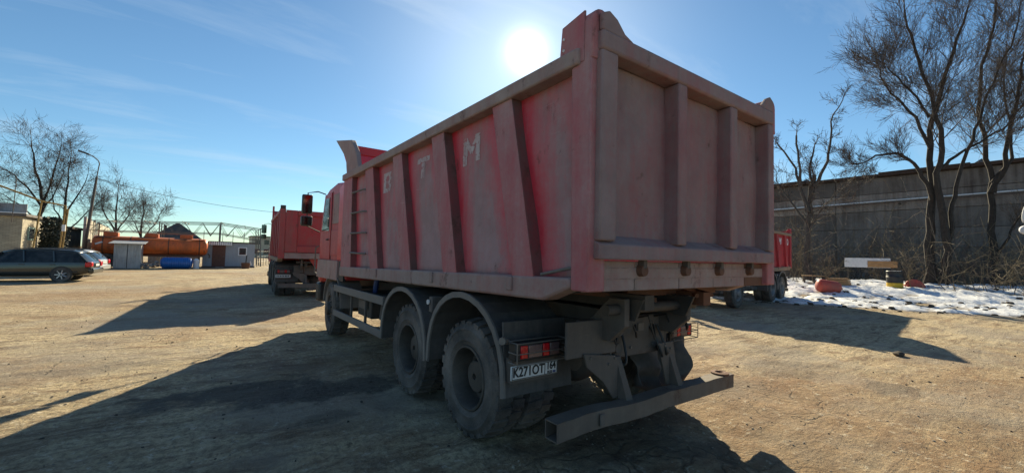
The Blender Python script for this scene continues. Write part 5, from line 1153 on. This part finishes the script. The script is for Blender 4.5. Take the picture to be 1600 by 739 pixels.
MB().box(-0.02, 0.02, -0.012, -0.001, 0.05, 1.85).build('door_gap', M['black'], sh)
bt = MB(); pr = []
for k in range(15):
    x = -0.98 + 1.96*k/14; r = 0.45*(1 - 0.35*max(0, abs(x)-0.80)/0.18); pr += [(x-0.03, r-0.02), (x, r), (x+0.04, r)]
bt.lathe([(-1.0, 0.1)] + pr[1:-1] + [(1.0, 0.1)], 'x', (0, 0, 0.46), 24)
o = bt.build('blue_tank', M['bluep']); o.location = (-1.95, 42.5, 0); tag(o, 'ribbed blue plastic tank lying in front of the orange trailer', 'water tank')
o = MB().lathe([(0, 0.17), (0.02, 0.2), (0.7, 0.2), (0.78, 0.12), (0.82, 0.06)], 'z', n=16).build('canister', M['white']); o.location = (-0.72, 42.7, 0); tag(o, 'off-white upright canister beside the blue plastic tank', 'canister')
rnd = random.Random(12); mb = MB()
for _ in range(60):
    x, y, z = rnd.gauss(-3.6, .35), rnd.gauss(42.7, .25), abs(rnd.gauss(0, .22)); s = rnd.uniform(.04, .16); c1 = rnd.random()*3
    u = Vector((math.cos(c1), math.sin(c1), rnd.uniform(-.4, .4)))*s; v_ = Vector((-math.sin(c1), math.cos(c1), rnd.uniform(-.4, .4)))*s*.6; c = Vector((x, y, z+.08)); w = u.cross(v_).normalized()*0.03
    mb.hexa([c-u-v_-w, c+u-v_-w, c+u+v_-w, c-u+v_-w, c-u-v_+w, c+u-v_+w, c+u+v_+w, c-u+v_+w])
tag(kind(mb.build('rubbish_heap', plain('rubbish', (0.45, 0.38, 0.33), 0.8, var=0.8, scale=2.5)), 'stuff'), 'heap of pale rubbish between the shed and the blue tank', 'rubbish')
mb = MB(); 
cy = empty('dark_bin', (-6.2, 41.6, 0)); tag(cy, 'dark waste bin standing between the silver car and the metal shed', 'bin')
MB().hexa([(-.28,-.25,.05),(.28,-.25,.05),(.28,.25,.05),(-.28,.25,.05),(-.34,-.3,1.0),(.34,-.3,1.0),(.34,.3,1.0),(-.34,.3,1.0)]).build('bin_body', M['black'], cy, bev=0.02); MB().box(-.36, .36, -.33, .33, 1.003, 1.07).build('lid', M['black'], cy, bev=0.02)

# ------------------------------------------------------------------ cabin, truss frame, house, far block
M['cabwall'] = dusty('cabin_grey', (0.30, 0.33, 0.38), dust=(0.28, 0.25, 0.22), amt=0.15, scale=1.0, var=0.3)
M['brown'] = plain('brown_door', (0.13, 0.05, 0.03), 0.6)
M['awning'] = plain('awning_white', (0.82, 0.82, 0.82), 0.5)
ca = empty('cabin', (1.6, 45.3, 0)); tag(ca, 'grey flat-roofed cabin with a brown door and white-framed window', 'cabin')
MB().box(-1.95, 1.9, 0, 2.4, 0.08, 2.18).build('wall', M['cabwall'], ca); MB().box(-2.0, 1.95, -0.06, 2.45, 2.182, 2.30).build('roof', M['chassis'], ca, bev=0.01)
MB().box(-2.0, 1.95, -0.03, 0.0, 0.0, 0.14).build('plinth', M['chassis2'], ca)
dd_ = MB().box(-1.28, -0.32, -0.04, -0.002, 0.10, 1.98).build('door', M['brown'], ca, bev=0.006); MB().box(-0.45, -0.38, -0.07, -0.042, 0.95, 1.05).build('handle', M['steel'], dd_)
wf = MB().box(0.62, 1.30, -0.05, -0.002, 1.10, 1.86).build('window', M['white'], ca); MB().box(0.70, 1.22, -0.06, -0.051, 1.18, 1.78).build('pane', M['glass'], wf)
for k in range(11): x = -1.55+k*0.155; MB().hexa([(x,-0.42,1.98),(x+0.11,-0.42,1.98),(x+0.11,-0.06,2.14),(x,-0.06,2.14),(x,-0.42,2.26),(x+0.11,-0.42,2.26),(x+0.11,-0.06,2.30),(x,-0.06,2.30)]).build('awning_slat', M['awning'], ca)
MB().box(-1.56, 0.12, -0.40, -0.05, 2.27, 2.32).build('awning_sheet', M['chassis2'], ca)
MB().box(-1.0, -0.4, -0.5, -0.06, 0, 0.09).build('step', M['concrete'], ca)
pt = empty('ash_urn', (2.75, 43.6, 0)); tag(pt, 'rusty round tub with a dark stick, standing before the cabin', 'tub')
MB().lathe([(0, .26), (.05, .3), (.45, .34), (.5, .34), (.5, .30), (.46, .28)], 'z', n=18).build('tub', M['rust'], pt); MB().tube([(0, 0, .4), (0.05, 0, 1.15)], 0.045, 7).build('stick', M['black'], pt); MB().tube([(.25, 0, .45), (.33, 0, .62), (.38, 0, .30)], 0.05, 7).build('rag', M['white'], pt)
tf = empty('steel_frame', (0, 51, 0)); tag(tf, 'bare welded steel roof frame of zigzag trusses rising behind the cabin', 'steel frame')
M['rafter'] = plain('truss_steel', (0.12, 0.115, 0.11), 0.6)
for r, y in enumerate((-2.2, 0.0, 2.6)):
    za, zb3 = 3.9, 4.05 - 0.06*r
    pts_t = [(-8.2, za-0.1), (0.9, 4.15), (4.3, 3.75)]; mb = MB()
    def top(x): return 3.75 + (4.15-3.75)*(x+8.2)/9.1 if x < 0.9 else 4.15 - 0.4*(x-0.9)/3.4
    mb.tube([(-8.2, y, top(-8.2)), (0.9, y, top(0.9)), (4.3, y, top(4.3))], 0.035, 6).build('top_chord', M['rafter'], tf)
    MB().tube([(-8.2, y, 2.95), (0.9, y, 3.15), (4.3, y, 2.6)], 0.025, 6).build('bottom_chord', M['rafter'], tf)
    for k in range(9):
        x = -8.0 + k*1.36; MB().tube([(x, y, 2.97), (x+0.68, y, top(x+0.68)), (min(x+1.36, 4.3), y, 2.9)], 0.022, 5).build('web', M['rafter'], tf)
    for x in (-8.2, -3.6, 0.9, 4.35): MB().tube([(x, y, 0), (x-(0.2 if x > 4 else 0), y, top(min(x, 4.3)))], 0.05, 6).build('column', M['rafter'], tf)
for x in (-7.0, -4.6, -2.0, 0.9, 2.8, 4.2): MB().tube([(x, -2.6, top(x)+0.03), (x+0.4, 3.2, top(x)+0.05)], 0.03, 6).build('purlin', M['rafter'], tf)
for x in (1.2, 2.1, 3.1, -0.4): MB().tube([(x, 2.6, 0), (x, 2.6, 3.5)], 0.03, 5).build('post', M['rafter'], tf)
hs = empty('house', (-2.85, 60, 0)); tag(hs, 'house with a dark pyramid roof showing over the orange tank', 'house')
MB().box(-2.2, 2.2, -2, 2, 0, 2.4).build('wall', M['concrete'], hs)
rr_ = MB().add([(-2.6,-2.4,2.4),(2.6,-2.4,2.4),(2.6,2.4,2.4),(-2.6,2.4,2.4),(-0.15,0,4.4),(0.15,0,4.4)], [(0,1,5,4),(1,2,5),(2,3,4,5),(3,0,4),(0,3,2,1)]).build('roof', M['slate'], hs); MB().box(-1.15, -0.9, -0.8, -0.5, 3.2, 4.1).build('chimney', M['black'], rr_)
fb = empty('far_block', (9.5, 105, 0)); tag(fb, 'pale two-storey block with small windows far behind the cabin', 'building')
MB().box(-2.0, 9, 0, 8, 0, 4.4).build('wall', M['cream'], fb); MB().box(-2.2, 9.2, -0.2, 8.2, 4.4, 4.6).build('roof', M['slate'], fb)
for z in (0.8, 2.8):
    for k in range(6): MB().box(-1.4+k*1.7, -0.5+k*1.7, -0.03, 0.0, z, z+1.0).build('window', M['glass'], fb)
wf2 = empty('wire_fence', (3.9, 47.5, 0)); tag(wf2, 'thin wire fence running back beside the cabin', 'fence')
for k in range(6): MB().tube([(0.45*k, 2.0*k, 0), (0.45*k, 2.0*k, 1.6)], 0.03, 6).build('post', M['rafter'], wf2)
for z in (0.5, 1.0, 1.5): MB().tube([(0, 0, z), (2.25, 10, z)], 0.012, 4).build('wire', M['rafter'], wf2)
# overhead wires with the pole they run to
up = empty('utility_pole', (16.5, 46, 0)); tag(up, 'wooden utility pole carrying the overhead wire behind the trucks', 'pole')
MB().tube([(0, 0, 0), (0, 0, 6.6)], [0.14, 0.09], 8).build('pole', M['bark2'], up); MB().box(-0.5, 0.5, -0.05, 0.05, 6.2, 6.3).build('crossarm', M['bark2'], up)
mb = MB(); a, b = Vector((-7.16, 44.45, 6.75)), Vector((16.5, 46, 6.25)); mb.tube([a.lerp(b, t/24) - Vector((0, 0, 1.25*4*(t/24)*(1-t/24))) for t in range(25)], 0.014, 4)
tag(mb.build('overhead_wire', M['chassis'], fix=False), 'dark overhead wire sagging from the leaning street lamp', 'wire')
